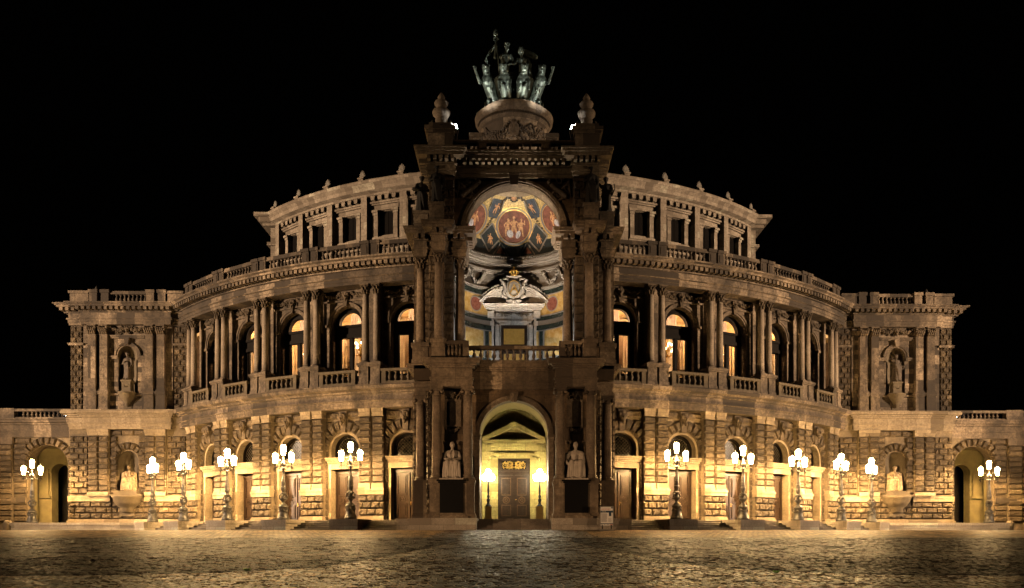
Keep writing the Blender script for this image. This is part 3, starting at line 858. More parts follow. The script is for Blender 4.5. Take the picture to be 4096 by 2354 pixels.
# -- foyer behind the windows
mb = MB(); mb.arc([(34.6, 12.6), (35.0, 12.6), (35.0, 20.1), (34.6, 20.1)], -52, 52, 90)
mb.arc([(35.0, 12.7), (40.0, 12.7), (40.0, 12.95), (35.0, 12.95)], -52, 52, 90); mb.arc([(35.0, 19.2), (40.0, 19.2), (40.0, 19.5), (35.0, 19.5)], -52, 52, 90)
foy = arcpart(mb, "foyer_interior", 'foyer')
mb = MB()
for a in PAIRS:
    mb.M = Matrix.Rotation(R_(a), 4, 'Z'); mb.box(-.5, .5, -35.3, -35.0, 12.96, 18.6); mb.box(-.62, .62, -35.42, -35.0, 18.6, 18.9)
for a in BAYS:
    mb.M = Matrix.Rotation(R_(a), 4, 'Z')
    mb.ring(0, 17.0, 1.3, 1.6, -35.2, -35.0, 16); mb.box(-1.7, 1.7, -35.3, -35.0, 15.0, 15.3); mb.box(-1.7, 1.7, -35.2, -35.0, 13.9, 14.1)
arcpart(mb, "wall_panels", 'foyer_pale', parent=foy)
for a in BAYS:
    r = R_(a); point("foyer_lamp", (37.0 * math.sin(r), YC - 37.0 * math.cos(r), 18.0), 750, (1.0, 0.56, 0.27), 0.3)
BN = ['second', 'third', 'fourth', 'fifth', 'outermost']
chand = None
for i, a in enumerate(BAYS):
    r = R_(a); k = i // 2
    nm = ['innermost', 'second', 'third', 'fourth', 'outermost'][k]
    loc = (38.0 * math.sin(r), YC - 38.0 * math.cos(r), 15.2)
    if chand is None:
        chand = empty("chandelier", loc)
        mb = MB(); mb.tube([(0, 0, .2), (0, 0, 4.0)], .025, 5); mb.lathe([(.04, 0), (.16, .15), (.07, .35), (.2, .6), (.06, .9), (.1, 1.2), (.03, 1.4)], 0, 0, 8)
        mb.build("stem", 'brass', chand)
        mbg = MB()
        for q in range(10):
            an = 2 * PI * q / 10; rr = .62 if q % 2 else .45; zz = .55 if q % 2 else 1.0
            c, s_ = math.cos(an), math.sin(an)
            m2 = MB(); m2.tube([(0, 0, zz - .25), (c * rr * .5, s_ * rr * .5, zz - .45), (c * rr, s_ * rr, zz - .3), (c * rr, s_ * rr, zz)], .03, 5); m2.ell((c * rr * .55, s_ * rr * .55, zz - .4), .08, su=5, sv=4)
            arm = m2.build("arm", 'brass', chand)
            m3 = MB(); m3.ell((c * rr, s_ * rr, zz + .13), .12, su=8, sv=6); m3.build("globe", 'bulb', arm)
        c_ = chand
    else:
        c_ = copy_tree(chand); c_.location = loc
    side = 'left' if a < 0 else 'right'
    tag(c_, "brass chandelier with glowing globes behind the %s tall arched window %s of the portal" % (nm, side), "chandelier", "chandeliers in the foyer")

# ------------------------------------------------------------------ auditorium drum set back behind the balustrade
DB = [s * (14.1 + 6.97 * k) for k in range(5) for s in (-1, 1)]
DP = [s * (10.6 + 6.97 * k) for k in range(6) for s in (-1, 1)]
mb = MB()
mb.arc([(28, 31.0), (33.05, 31.0), (33.05, 31.2), (33.5, 31.32), (33.55, 31.6), (33.8, 31.8), (33.95, 32.02), (33.9, 32.12), (28, 32.12)], -46.2, 46.2, 90)
arcpart(mb, "drum_cornice", 'drum', 'cyl')
mb = MB()
mb.box(-1.98, -.8, -32.2, -31.3, 22.1, 31.0); mb.box(.8, 1.98, -32.2, -31.3, 22.1, 31.0); mb.box(-.8, .8, -32.2, -31.3, 29.8, 31.0); mb.box(-.8, .8, -32.2, -31.3, 22.1, 27.6)
dw = arcpart(mb, "drum_wall", 'drum', 'box')
mb = MB()
for s in (-1, 1):
    mb.box(*sorted((s * .8, s * 1.22)), -32.5, -32.2, 27.3, 29.4); mb.box(*sorted((s * .78, s * 1.28)), -32.56, -32.2, 29.4, 29.62); mb.box(*sorted((s * .74, s * 1.36)), -32.66, -32.2, 29.622, 29.82)
mb.box(-1.3, 1.3, -32.42, -32.2, 29.83, 30.28); mb.box(-1.5, 1.5, -32.6, -32.2, 30.28, 30.42); mb.box(-1.56, 1.56, -32.72, -32.2, 30.422, 30.58)
mb.box(-1.3, 1.3, -32.62, -32.2, 27.1, 27.35); mb.box(-1.35, 1.35, -32.5, -32.2, 26.4, 27.1)
for i in range(4):
    x = -1.08 + .72 * i
    mb.prism([(x - .17, 30.62), (x + .17, 30.62), (x + .22, 31.0), (x - .22, 31.0)], -32.95, -32.2); mb.prism([(x - .13, 30.59), (x + .13, 30.59), (x + .16, 30.62), (x - .16, 30.62)], -32.75, -32.2)
arcpart(mb, "window_surround", 'drum', 'box', parent=dw)
repeat(dw, DB)
mb = MB(); mb.box(-.8, .8, -31.95, -31.85, 27.55, 29.82); mb.box(-.035, .035, -32.03, -31.95, 27.55, 29.82)
for s in (-1, 1): mb.box(*sorted((s * .73, s * .8)), -32.02, -31.95, 27.55, 29.82)
for i in range(14):
    for s in (-1, 1): mb.frustum(s * .38, -31.98, 27.66 + .15 * i, 27.77 + .15 * i, .33, .01, .33, .035)
repeat(arcpart(mb, "louvred_window", 'shutter'), DB)
mb = MB(); mb.box(-.32, .32, -33.0, -31.4, 22.1, 31.0)
repeat(arcpart(mb, "drum_pilaster", 'drum', 'box'), DP)
def palmette(mb, w, h, y, z):
    for k in range(7):
        a = R_(-66 + 22 * k); L = h * (1 - .12 * abs(k - 3) / 3 * 2)
        mb.ell((math.sin(a) * L * .55 * w / h * 1.25, y, z + h * .12 + math.cos(a) * L * .55), (.1, .07, L * .36), Matrix.Rotation(a, 3, 'Y'), 6, 4)
    mb.ell((0, y, z + .1), (.26, .12, .14), su=8, sv=4)
mb = MB(); mb.box(-.26, .26, -33.5, -32.95, 32.1, 32.5); mb.box(-.33, .33, -33.57, -32.9, 32.5, 32.6)
ac = arcpart(mb, "roof_block", 'drum', 'box')
mb = MB(); palmette(mb, .32, .78, -33.2, 32.6); arcpart(mb, "palmette", 'white_stone', parent=ac)
repeat(ac, DP)
# straight ends and roof of the auditorium
for s in (-1, 1):
    mb = MB(Matrix.Diagonal((s, 1, 1, 1)))
    mb.box(22.9, 24.4, 84.3, 125, 22.1, 31.0); mb.box(23.0, 25.0, 83.6, 125, 31.001, 31.3); mb.box(22.9, 25.3, 83.3, 125, 31.302, 31.75); mb.box(22.9, 25.7, 82.95, 125, 31.752, 32.1)
    mb.box(22.9, 24.7, 84.0, 125, 29.2, 29.5)
    wpart(mb, "auditorium_side_wall", 'drum', 'box')
mb = MB(); mb.arc([(1, 32.0), (28.2, 32.0), (28.2, 32.1), (1, 34.4)], -46, 46, 60); arcpart(mb, "auditorium_roof", 'lead')
# ------------------------------------------------------------------ corner pavilions
YW = 80.3
for s in (-1, 1):
    T = Matrix.Translation((s * 36.85, 0, 0)) @ Matrix.Diagonal((s, 1, 1, 1))   # local x grows outward
    def W(): return MB(T)
    # lower storey
    mb = W(); mb.arched(-5.75, 5.55, ZP, 10.3, 0, .96, 7.3, 4.3, YW + .2, 1.0)
    mb.box(5.55, 5.56, YW + .2, 110, ZP, 10.3); mb.box(-5.76, -5.75, YW + .2, YW + 3, ZP, 10.3)
    lw = wpart(mb, "pavilion_lower_wall", 'groove')
    mb = W()
    mb.courses(-1.5, 1.5, 1.75, 3.9, YW + .2, .2, .56, 1.0); mb.courses(-5.4, -1.5, 1.75, 3.4, YW + .2, .25, .56, 1.0); mb.courses(1.5, 5.5, 1.75, 3.4, YW + .2, .25, .56, 1.0)
    for x0, x1 in ((-5.5, -3.75), (-1.75, -1.02), (1.02, 1.75), (3.75, 5.5)):
        mb.courses(x0, x1, 4.1, 9.66, YW + .2, .2, .545, .95)
    mb.courses(-1.74, 1.74, 9.7, 10.25, YW + .2, .2, .55, 1.15)
    for x in (-3.2, -2.2, 2.2, 3.2): mb.courses(x - .46, x + .46, 4.35, 9.66, YW - .05, .2, .545, 1.4)
    mb.voussoirs(0, 7.3, 1.05, 1.78, 9, YW + .2, .26)
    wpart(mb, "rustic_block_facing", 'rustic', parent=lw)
    mb = W()
    mb.box(-5.6, 5.7, YW - .15, YW + .2, ZP, 1.58); mb.box(-5.55, 5.62, YW - .05, YW + .2, 1.582, 1.72)
    for x0, x1 in ((-5.5, -1.6), (1.6, 5.6)): mb.box(x0, x1, YW - .12, YW + .2, 3.42, 3.75); mb.box(x0, x1, YW - .16, YW + .2, 3.752, 3.9)
    for x in (-3.2, -2.2, 2.2, 3.2):
        mb.box(x - .48, x + .48, YW - .05, YW + .2, 3.95, 9.9); mb.box(x - .5, x + .5, YW - .3, YW + .1, 3.93, 4.3); mb.frustum(x, YW, 9.7, 10.29, .46, .2, .55, .36)
    wpart(mb, "moulded_bands", 'pale_trim', 'box', parent=lw)
    # niche backs (half domed recesses)
    def niche(mb, cx, a, z0, zs, y):
        mb.lathe([(a, z0), (a, zs)] + [(a * math.cos(R_(t)), zs + a * math.sin(R_(t))) for t in range(10, 91, 10)], cx, y, 14, 0, PI, cap=False)
    mb = W(); niche(mb, 0, .96, 4.3, 7.3, YW + .2); wpart(mb, "lower_niche", 'pale_trim', parent=lw)
    # fountain basin below the seated figure
    mb = W()
    mb.lathe([(.5, 2.35), (.62, 2.4), (.6, 2.75), (.95, 3.0), (1.22, 3.35), (1.3, 3.7), (1.42, 3.8), (1.42, 3.92), (1.3, 3.93), (1.2, 3.86)], 0, YW + .1, 36, PI, 2 * PI, fold=lambda a, z: 1 + (.02 * math.cos(a * 40) if 2.8 < z < 3.6 else 0), cap=False)
    mb.box(-1.5, 1.5, YW - .5, YW + .5, 3.93, 4.1); mb.box(-1.1, 1.1, YW - .45, YW + .7, 4.1, 4.42); mb.box(-.7, .7, YW - .1, YW + .2, 2.0, 2.4)
    wpart(mb, "wall_basin", 'pale_trim', parent=lw)
    # lower entablature
    mb = W()
    mb.steps_box(-4.2, 4.2, YW - .18, YW + 2, [(10.3, 10.55, 0), (10.551, 10.82, .06), (10.821, 10.93, .14), (10.931, 11.42, .02), (11.421, 11.6, .18), (11.601, 11.75, .34), (11.751, 11.98, .56), (11.981, 12.1, .5)])
    mb.steps_box(-5.7, 5.6, YW + .12, YW + 25, [(10.3, 10.55, 0), (10.552, 10.82, .06), (10.822, 10.93, .14), (10.932, 11.42, .02), (11.422, 11.6, .18), (11.602, 11.75, .34), (11.752, 11.98, .56), (11.982, 12.1, .5)])
    wpart(mb, "pavilion_lower_cornice", 'pale_trim', 'box')
    # upper storey
    mb = W(); mb.arched(-4.3, 4.3, 12.1, 20.2, 0, .92, 17.35, 13.75, YW + .15, 1.0)
    mb.box(-5.7, -4.3, YW + .3, YW + 3, 12.1, 20.2); mb.box(4.3, 5.5, YW + .3, 110, 12.1, 20.2)
    mb.box(-4.301, -4.25, YW + .15, YW + .3, 12.1, 20.2); mb.box(4.25, 4.301, YW + .15, YW + .3, 12.1, 20.2)
    uw2 = wpart(mb, "pavilion_upper_wall", 'ashlar', 'box')
    mb = W(); mb.courses(4.34, 5.5, 12.15, 20.15, YW + .3, .2, .55, .62); mb.courses(-5.62, -4.34, 12.15, 20.15, YW + .3, .2, .55, .62)
    wpart(mb, "quoin_facing", 'rustic', parent=uw2)
    mb = W(); niche(mb, 0, .92, 13.75, 17.35, YW + .15); wpart(mb, "upper_niche", 'pale_trim', parent=uw2)
    mb = W()
    mb.ring(0, 17.35, .92, 1.08, YW + .02, YW + .15); mb.ring(0, 17.35, 1.082, 1.24, YW - .05, YW + .15)
    for k in (-1, 1): mb.box(*sorted((k * .94, k * 1.72)), YW, YW + .15, 17.02, 17.15); mb.box(*sorted((k * .92, k * 1.76)), YW - .06, YW + .15, 17.152, 17.32)
    mb.box(-1.62, 1.62, YW - .02, YW + .15, 18.95, 19.1); mb.box(-1.66, 1.66, YW - .1, YW + .15, 19.102, 19.25)
    mb.prism([(-.14, 18.35), (.14, 18.35), (.26, 19.0), (-.26, 19.0)], YW - .25, YW + .1)
    for x in (4.9, -4.98): mb.box(x - .72, x + .72, YW - .02, YW + .3, 18.3, 18.42); mb.box(x - .76, x + .76, YW - .1, YW + .3, 18.421, 18.5)
    wpart(mb, "niche_mouldings", 'trim', 'box', parent=uw2)
    mb = W()
    for x in (-3.25, -2.15, 2.15, 3.25):
        mb.box(x - .36, x + .36, YW - .28, YW + .15, 14.12, 19.3); mb.box(x - .4, x + .4, YW - .34, YW + .15, 13.98, 14.121); mb.box(x - .46, x + .46, YW - .4, YW + .15, 13.86, 13.981)
        mb.box(x - .47, x + .47, YW - .4, YW + .15, 12.11, 12.32); mb.box(x - .43, x + .43, YW - .36, YW + .15, 12.32, 13.55); mb.box(x - .49, x + .49, YW - .46, YW + .15, 13.55, 13.7); mb.box(x - .53, x + .53, YW - .5, YW + .15, 13.702, 13.85)
    mb.box(-1.62, 1.62, YW - .05, YW + .15, 13.55, 13.72)
    wpart(mb, "pavilion_pilasters", 'trim', 'box', parent=uw2)
    mb = W()
    for x in (-3.25, -2.15, 2.15, 3.25):
        for row, (za, zb) in enumerate(((19.32, 19.62), (19.5, 19.9))):
            for k in range(4):
                xx = x - .28 + .187 * k + (.09 if row else 0)
                mb.tube([(xx, YW - .28, za), (xx, YW - .36, (za + zb) / 2), (xx, YW - .42, zb), (xx, YW - .48, zb - .08)], [.08, .11, .1, .05], 5)
        for k in (-1, 1): mb.tube([(x + k * .2, YW - .34, 19.75), (x + k * .36, YW - .44, 20.0), (x + k * .44, YW - .44, 19.9)], [.06, .1, .1], 5)
        mb.box(x - .42, x + .42, YW - .44, YW + .15, 20.06, 20.19)
    garland(mb, -1.5, -.2, 20.0, .3, YW - .05, .13, 16, 4); garland(mb, .2, 1.5, 20.0, .3, YW - .05, .13, 16, 4); scrolls(mb, -1.5, 1.5, 19.5, 20.1, YW + .1, 24, .08); mask(mb, 0, YW - .1, 19.75, .8)
    wpart(mb, "capitals_and_festoon", 'carved', parent=uw2)
    # corbel and pedestal under the standing figure
    mb = W()
    mb.prism([(-.36, 12.3), (.36, 12.3), (.36, 12.8), (-.36, 12.8)], YW + .08, YW + .15)
    mb.lathe([(.05, 12.45), (.2, 12.55), (.22, 12.75), (.5, 13.1), (.7, 13.4), (.7, 13.6), (.84, 13.65), (.84, 13.78)], 0, YW - .02, 18, PI, 2 * PI, cap=False)
    mb.box(-.84, .84, YW - .6, YW + .9, 13.76, 13.8)
    mb.box(-.46, .46, YW - .35, YW + .55, 13.8, 13.95); mb.box(-.41, .41, YW - .3, YW + .5, 13.95, 14.8); mb.box(-.5, .5, YW - .39, YW + .59, 14.8, 14.95)
    garland(mb, -.28, .28, 14.5, .2, YW - .3, .05, 10, 2)
    wpart(mb, "statue_corbel", 'pale_trim', parent=uw2)
    # main entablature
    mb = W()
    L1 = [(20.2, 20.42, 0), (20.421, 20.68, .06), (20.681, 20.84, .16), (20.841, 21.36, .02), (21.361, 21.44, .14)]
    L2 = [(21.755, 21.9, .78), (21.901, 22.0, .92), (22.001, 22.1, 1.04)]
    mb.steps_box(-4.25, 4.25, YW - .42, YW + 2, L1 + [(21.44, 21.755, .08)] + L2)
    L3 = [(a + .002, b + .001, p) for a, b, p in L1 + [(21.44, 21.755, .08)] + L2]
    mb.steps_box(-5.7, 5.55, YW + .0, YW + 25, L3)
    for i in range(17): mb.box(-4.24 + .53 * i - .15, -4.24 + .53 * i + .15, YW - 1.1, YW - .45, 21.46, 21.75)
    for x in (4.85, 5.4, 5.95, -4.9, -5.4): mb.box(x - .15, x + .15, YW - .68, YW, 21.46, 21.75)
    for i in range(30): mb.box(5.6, 6.25, YW + .4 + .53 * i, YW + .7 + .53 * i, 21.46, 21.75)
    wpart(mb, "pavilion_main_cornice", 'trim', 'box')
    # attic balustrade
    mb = W(); yb = YW + .1
    for x0, x1 in ((-5.3, -3.75), (3.75, 5.5)): mb.box(x0, x1, yb, yb + .6, 22.1, 23.25); mb.box(x0 - .02, x1 + .12, yb - .15, yb + .75, 23.25, 23.5)
    mb.box(5.0, 5.5, yb + .6, 100, 22.1, 23.25); mb.box(4.9, 5.62, yb + .6, 100, 23.25, 23.5)
    for x in (-3.25, -2.15, 2.15, 3.25): mb.box(x - .36, x + .36, yb - .12, yb + .65, 22.1, 23.3); mb.box(x - .44, x + .44, yb - .22, yb + .75, 23.3, 23.6)
    mb.box(-1.8, 1.8, yb + .05, yb + .5, 22.1, 22.42); mb.box(-1.8, 1.8, yb, yb + .55, 23.2, 23.5)
    for i in range(9): mb.baluster(-1.56 + .39 * i, yb + .27, 22.42, 23.2, .15)
    wpart(mb, "pavilion_balustrade", 'trim', 'box')
    mb = W(); mb.lathe([(.12, 23.5), (.2, 23.65), (.1, 23.8), (.22, 24.1), (.12, 24.4), (.03, 24.55)], 3.9, YW + 2, 8); wpart(mb, "roof_knob", 'silhouette')

    # ---------------------------------------------------------- lower arcade wing running back from the pavilion
    side = 'left' if s < 0 else 'right'
    AW = empty("arcade_wing", (s * 50, 84, ZG))
    tag(AW, "low rusticated arcade wing with deep archway beside the %s pavilion" % side, "arcade building", "arcade wings")
    def apart(mb, name, mat, uv=None, parent=None): return mb.build(name, mat, parent or AW, (-s * 50, -84, -ZG) if parent is None else None, uv=uv)
    TA = Matrix.Diagonal((s, 1, 1, 1)); YA = 82.6; cx = 45.75
    def A(): return MB(TA)
    mb = A(); mb.arched(42.3, 64, ZG, 9.8, cx, 1.95, 7.1, ZG, YA + .2, 1.2, 18)
    aw = apart(mb, "wall", 'groove')
    mb = A()
    mb.courses(47.75, 49.0, 1.5, 9.75, YA + .2, .2, .55, 1.0); mb.courses(42.4, 43.75, 1.5, 7.0, YA + .2, .2, .55, .7); mb.courses(50.6, 64, .9, 9.1, YA + .2, .2, .55, 1.05)
    mb.courses(49.1, 50.5, 1.5, 9.1, YA + .05, .2, .55, 1.6); mb.voussoirs(cx, 7.1, 1.98, 2.75, 13, YA + .2, .28)
    mb.block(42.4, 43.6, 9.2, 9.75, YA + .2, .18); mb.block(47.4, 48.9, 9.2, 9.75, YA + .2, .18)
    apart(mb, "rustic_block_facing", 'rustic', parent=aw)
    mb = A()
    mb.box(47.8, 64, YA - .1, YA + .2, 3.4, 3.9); mb.box(47.8, 64, YA - .1, YA + .2, ZG, 1.3); mb.box(49.0, 50.6, YA - .2, YA + .1, 9.1, 9.8)
    for z0, z1, p in ((9.8, 10.4, 0), (10.402, 11.0, .06), (11.002, 11.2, .25), (11.202, 11.45, .5), (11.452, 11.6, .62)): mb.box(42.3, 64, YA + .0 - p, YA + 3, z0, z1)
    apart(mb, "cornice", 'trim', 'box')
    mb = A()
    mb.box(42.5, 64, YA + .2, YA + .7, 11.6, 11.8); mb.box(42.5, 64, YA + .12, YA + .78, 12.35, 12.6)
    for i in range(13): mb.baluster(43.2 + .42 * i, YA + .45, 11.8, 12.35, .15)
    mb.box(49.0, 50.6, YA + .1, YA + .8, 11.6, 12.66); mb.box(50.6, 64, YA + .25, YA + .65, 11.8, 12.35)
    apart(mb, "balustrade", 'trim', 'box')
    # vaulted passage
    mb = A()
    mb.box(42.0, 43.8, YA + 1.4, YA + 8, ZG, 9.3); mb.box(50.3, 51.5, YA + 1.4, YA + 8, ZG, 9.3); mb.box(47.72, 50.3, YA + 1.4, YA + 1.9, ZG, 9.3)
    mb.arched(42.0, 50.4, ZG, 9.4, 46.6, .95, 6.6, ZG, YA + 4.2, 1.2, 14); mb.ring(46.6, 6.6, .95, 1.2, YA + 4.05, YA + 4.2)
    mb.box(47.6, 50.3, YA + 3.9, YA + 4.19, 4.0, 4.25)
    for x in (48.0, 49.3): mb.box(x - .2, x + .2, YA + 4.0, YA + 4.19, 4.25, 7.0)
    mb.box(42.0, 50.4, YA + 1.4, YA + 8, 9.1, 9.35)
    apart(mb, "vaulted_passage", 'passage', 'box')
    mb = A(); mb.box(44.5, 48.9, YA + 8.2, YA + 8.4, ZG, 9.0); apart(mb, "passage_dark_sheet", 'silhouette')  # black sheet standing in for the darkness beyond the inner arch
    point("passage_lamp", (s * 48.2, YA + 2.6, 8.3), 3.5, (1.0, 0.78, 0.32), 0.25)
    mb = A(); mb.box(42.3, 64, YA + 3, 100, 9.8, 10.2); apart(mb, "roof", 'lead')
    # small roof spotlight seen between the balusters
    rs = empty("roof_spotlight", (s * 44.3, YA + .95, 11.8)); tag(rs, "small white spotlight glowing behind the balusters of the %s arcade wing" % side, "spotlight", "arcade roof spotlights")
    mb = MB(); mb.lathe([(.02, 0), (.05, .02), (.04, .12)], 0, 0, 6); mb.cap((0, .05, .2), (0, -.1, .24), .1, .12); mb.build("housing", 'alu', rs)
    mb = MB(); mb.ell((0, -.19, .26), (.08, .04, .08)); mb.build("lens", 'flood_face', rs)

# ------------------------------------------------------------------ terrace, steps and low walls
TER = empty("entrance_terrace", (0, YC, ZG)); tag(TER, "granite terrace with curved steps and lamp plinths along the foot of the opera house", "steps")
def tarc(mb, name, mat, uv=None): return mb.build(name, mat, TER, (0, 0, -ZG), uv=uv)
def twor(mb, name, mat, uv=None): return mb.build(name, mat, TER, (0, -YC, -ZG), uv=uv)
for s in (-1, 1):
    mb = MB(); t0, t1 = sorted((s * 7, s * 50))
    for i in range(5):
        r = 45.35 - .42 * i; z = ZG + .17 * (i + 1)
        mb.arc([(39.0, z - .17 if i else ZG - .4), (r, z - .17 if i else ZG - .4), (r + .02, z - .03), (r, z), (39.0, z)], t0, t1, 60)
    tarc(mb, "curved_steps", 'step', 'cyl')
    mb = MB(Matrix.Diagonal((s, 1, 1, 1)))
    mb.box(31.0, 45.9, 77.0, 84.2, ZG - .4, 1.08); mb.box(30.9, 46.0, 76.9, 84.2, 1.081, ZP + .004)
    twor(mb, "terrace_wall", 'granite', 'box')
mb = MB(); mb.box(-1.15, 1.15, -45.9, -43.0, ZG - .4, 1.1); mb.box(-1.2, 1.2, -45.95, -42.95, 1.101, 1.36)
pl = tarc(mb, "lamp_plinth", 'granite', 'box')
for i, a in enumerate([s * (16.06 + D * k) for k in range(5) for s in (-1, 1)]):
    c = pl if i == 0 else copy_tree(pl, TER); c.rotation_euler.z = R_(a)
# rounded stone bollards at the outer ends of the terrace
for s in (-1, 1):
    mb = MB(); mb.lathe([(.36, 0), (.36, .75), (.33, .95), (.2, 1.08), (.02, 1.12)], 0, 0, 12); mb.box(-.3, .3, -.1, .4, 0, .6)
    o = mb.build("stone_bollard", 'pale_trim', None, (s * 46.3 + (0 if s < 0 else 1.1), 77.2 if s < 0 else 79.5, ZG - .02))
    tag(o, "rounded pale stone bollard at the %s outer end of the terrace wall" % ('left' if s < 0 else 'right'), "bollard", "stone bollards")
# ------------------------------------------------------------------ central portal
POR = None
mb = MB()
# podium blocks and front steps
for s in (-1, 1):
    mb.M = Matrix.Diagonal((s, 1, 1, 1))
    mb.box(2.55, 7.1, 56.7, 64, ZG - .3, 1.1); mb.box(2.5, 7.2, 56.62, 64, 1.101, 1.3)
    mb.box(7.1, 8.2, 58.6, 66, ZG - .3, 1.1); mb.box(7.0, 8.3, 58.5, 66, 1.101, 1.3)
wpart(mb, "portal_podium", 'granite', 'box')
mb = MB()
for i in range(5): mb.box(-2.52, 2.52, 57.0 + .36 * i, 64, ZG - .2 + .16 * i, ZG + .16 * (i + 1))
wpart(mb, "portal_steps", 'step', 'box')

# lower storey: arch wall, piers, side walls
YP = 58.5
mb = MB(); mb.arched(-6.1, 6.1, 1.3, 10.3, 0, 2.4, 7.15, 1.28, YP, 1.0, 24)
for s in (-1, 1):
    mb.box(s * 2.4, s * 2.9, YP + 1.0, 63.2, 1.28, 10.2)
    mb.box(s * 5.8, s * 6.1, YP + .02, 66.5, 1.3, 10.3); mb.box(s * 6.1, s * 7.3, 60.4, 66.5, 1.3, 10.3)
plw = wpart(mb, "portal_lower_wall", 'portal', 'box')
mb = MB()
mb.ring(0, 7.15, 2.4, 2.56, YP - .08, YP, 28); mb.ring(0, 7.15, 2.562, 2.74, YP - .16, YP, 28)
mb.prism([(-.2, 9.4), (.2, 9.4), (.3, 10.1), (-.3, 10.1)], YP - .36, YP)
for s in (-1, 1):
    mb.box(*sorted((s * 2.36, s * 2.8)), YP - .14, YP + .3, 6.85, 7.0); mb.box(*sorted((s * 2.34, s * 2.84)), YP - .2, YP + .3, 7.002, 7.15)
    mb.box(*sorted((s * 2.4, s * 2.76)), YP - .1, YP, 1.3, 6.84)
    mb.box(*sorted((s * 2.8, s * 5.7)), YP - .06, YP, 6.5, 6.62); mb.box(*sorted((s * 2.8, s * 5.7)), YP - .1, YP, 6.621, 6.75)
wpart(mb, "portal_archivolt", 'portal_trim', 'box', parent=plw)
mb = MB()
for s in (-1, 1):
    mb.courses(*sorted((s * 5.72, s * 6.1)), 3.9, 10.2, YP, .22, .55, 1.0); mb.courses(*sorted((s * 6.12, s * 7.25)), 3.9, 10.2, 60.4, .2, .55, 1.3); mb.courses(*sorted((s * 5.7, s * 6.1)), 1.6, 3.8, YP, .35, .55, 1)
wpart(mb, "rustic_block_facing", 'rustic', parent=plw)
# wall tablets between the columns
mb = MB()
for s in (-1, 1):
    x = s * 4.25
    mb.box(x - .5, x + .5, YP - .1, YP, 7.85, 9.45); mb.box(x - .58, x + .58, YP - .16, YP, 9.45, 9.6); mb.box(x - .58, x + .58, YP - .16, YP, 7.7, 7.85)
    for k in (-1, 1): mb.box(*sorted((x + k * .44, x + k * .56)), YP - .15, YP, 7.85, 9.45)
    mask(mb, x, YP - .15, 9.95, .7); garland(mb, x - .5, x + .5, 7.7, .28, YP - .08, .1, 12, 3); scrolls(mb, x - .5, x + .5, 9.6, 9.9, YP - .04, 8, .07)
wpart(mb, "wall_tablet", 'portal_trim', 'box', parent=plw)

# lower columns
def portal_col(x, y, z0, zb, zt, zc, r, kind, mat):
    mb = MB(); shaft(mb, x, y, zb, zt, r); c = wpart(mb, "portal_column", mat)
    mb = MB(); (ion_capital if kind == 'i' else cor_capital)(mb, x, y, zt, zc, r * (.88 if kind == 'i' else .86)); wpart(mb, "capital", 'portal_trim' if kind == 'i' else 'carved', 'box' if kind == 'i' else None, parent=c)
    mb = MB(); col_base(mb, x, y, z0, zb, r); wpart(mb, "base", 'portal_trim', 'box', parent=c)
YL = 57.55
for s in (-1, 1):
    for x in (3.17, 5.3): portal_col(s * x, YL, 3.92, 4.26, 9.74, 10.3, .35, 'i', 'portal_column')
    portal_col(s * 6.62, 59.5, 3.92, 4.26, 9.4, 9.95, .35, 'i', 'portal_column')
mb = MB()
for s in (-1, 1):
    for x, y in ((3.17, YL), (5.3, YL), (6.62, 59.5)):
        X = s * x
        mb.box(X - .56, X + .56, y - .56, y + .9, 1.3, 1.5); mb.frustum(X, y + .15, 1.5, 1.72, .56, .7, .46, .6); mb.box(X - .45, X + .45, y - .45, y + .85, 1.72, 3.6); mb.box(X - .5, X + .5, y - .5, y + .9, 3.6, 3.75); mb.box(X - .55, X + .55, y - .56, y + .9, 3.752, 3.92)
wpart(mb, "portal_pedestals", 'portal_trim', 'box')

# lower entablature: breaks forward over the columns
LV = [(10.3, 10.56, 0), (10.561, 10.82, .05), (10.821, 10.92, .12), (10.921, 11.55, .0), (11.551, 11.68, .16), (11.681, 11.8, .3), (11.801, 12.02, .5), (12.021, 12.14, .58)]
mb = MB()
for s in (-1, 1):
    a, b = sorted((s * 2.85, s * 5.65))
    mb.steps_box(a, b, YL - .4, 60, LV)
    mb.steps_box(*sorted((s * 5.0, s * 6.97)), 59.1, 66, [(z0 - .012, z1 - .008, p) for z0, z1, p in LV])
    mb.box(*sorted((s * 6.2, s * 7.05)), 59.08, 66, 9.96, 10.27)
mb.steps_box(-3.0, 3.0, YP - .1, 60, [(z0 + .004, z1 + .002, p * .6) for z0, z1, p in LV])
wpart(mb, "portal_lower_entablature", 'portal_trim', 'box')
mb = MB(); mb.box(-7.0, 7.0, YP + .1, 66, 11.0, 12.05); wpart(mb, "balcony_floor", 'portal')

# porch behind the arch
YB = 62.6
mb = MB()
mb.box(-2.9, -1.2, YB, YB + .4, 1.28, 10.0); mb.box(1.2, 2.9, YB, YB + .4, 1.28, 10.0); mb.box(-1.2, 1.2, YB, YB + .4, 5.9, 10.0)
for s in (-1, 1): mb.box(s * 2.41, s * 2.5, YP + .9, YB, 1.28, 7.2)
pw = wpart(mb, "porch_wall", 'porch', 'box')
mb = MB(); mb.lathe([(2.42, 0), (2.42, YB - YP - .8)], 0, 0, 28, 0, PI, cap=False)
for i, (x, y, z) in enumerate(mb.v): mb.v[i] = (x, YP + .85 + z, 7.15 + y)
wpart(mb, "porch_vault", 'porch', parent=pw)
mb = MB()
for s in (-1, 1):
    for a, b, d in ((1.2, 1.34, .12), (1.342, 1.5, .2), (1.502, 1.62, .1)): mb.box(*sorted((s * a, s * b)), YB - d, YB, 1.28, 5.95)
    mb.box(*sorted((s * 1.72, s * 1.98)), YB - .3, YB, 5.9, 7.0); mb.ell((s * 1.85, YB - .25, 5.85), (.13, .12, .2))
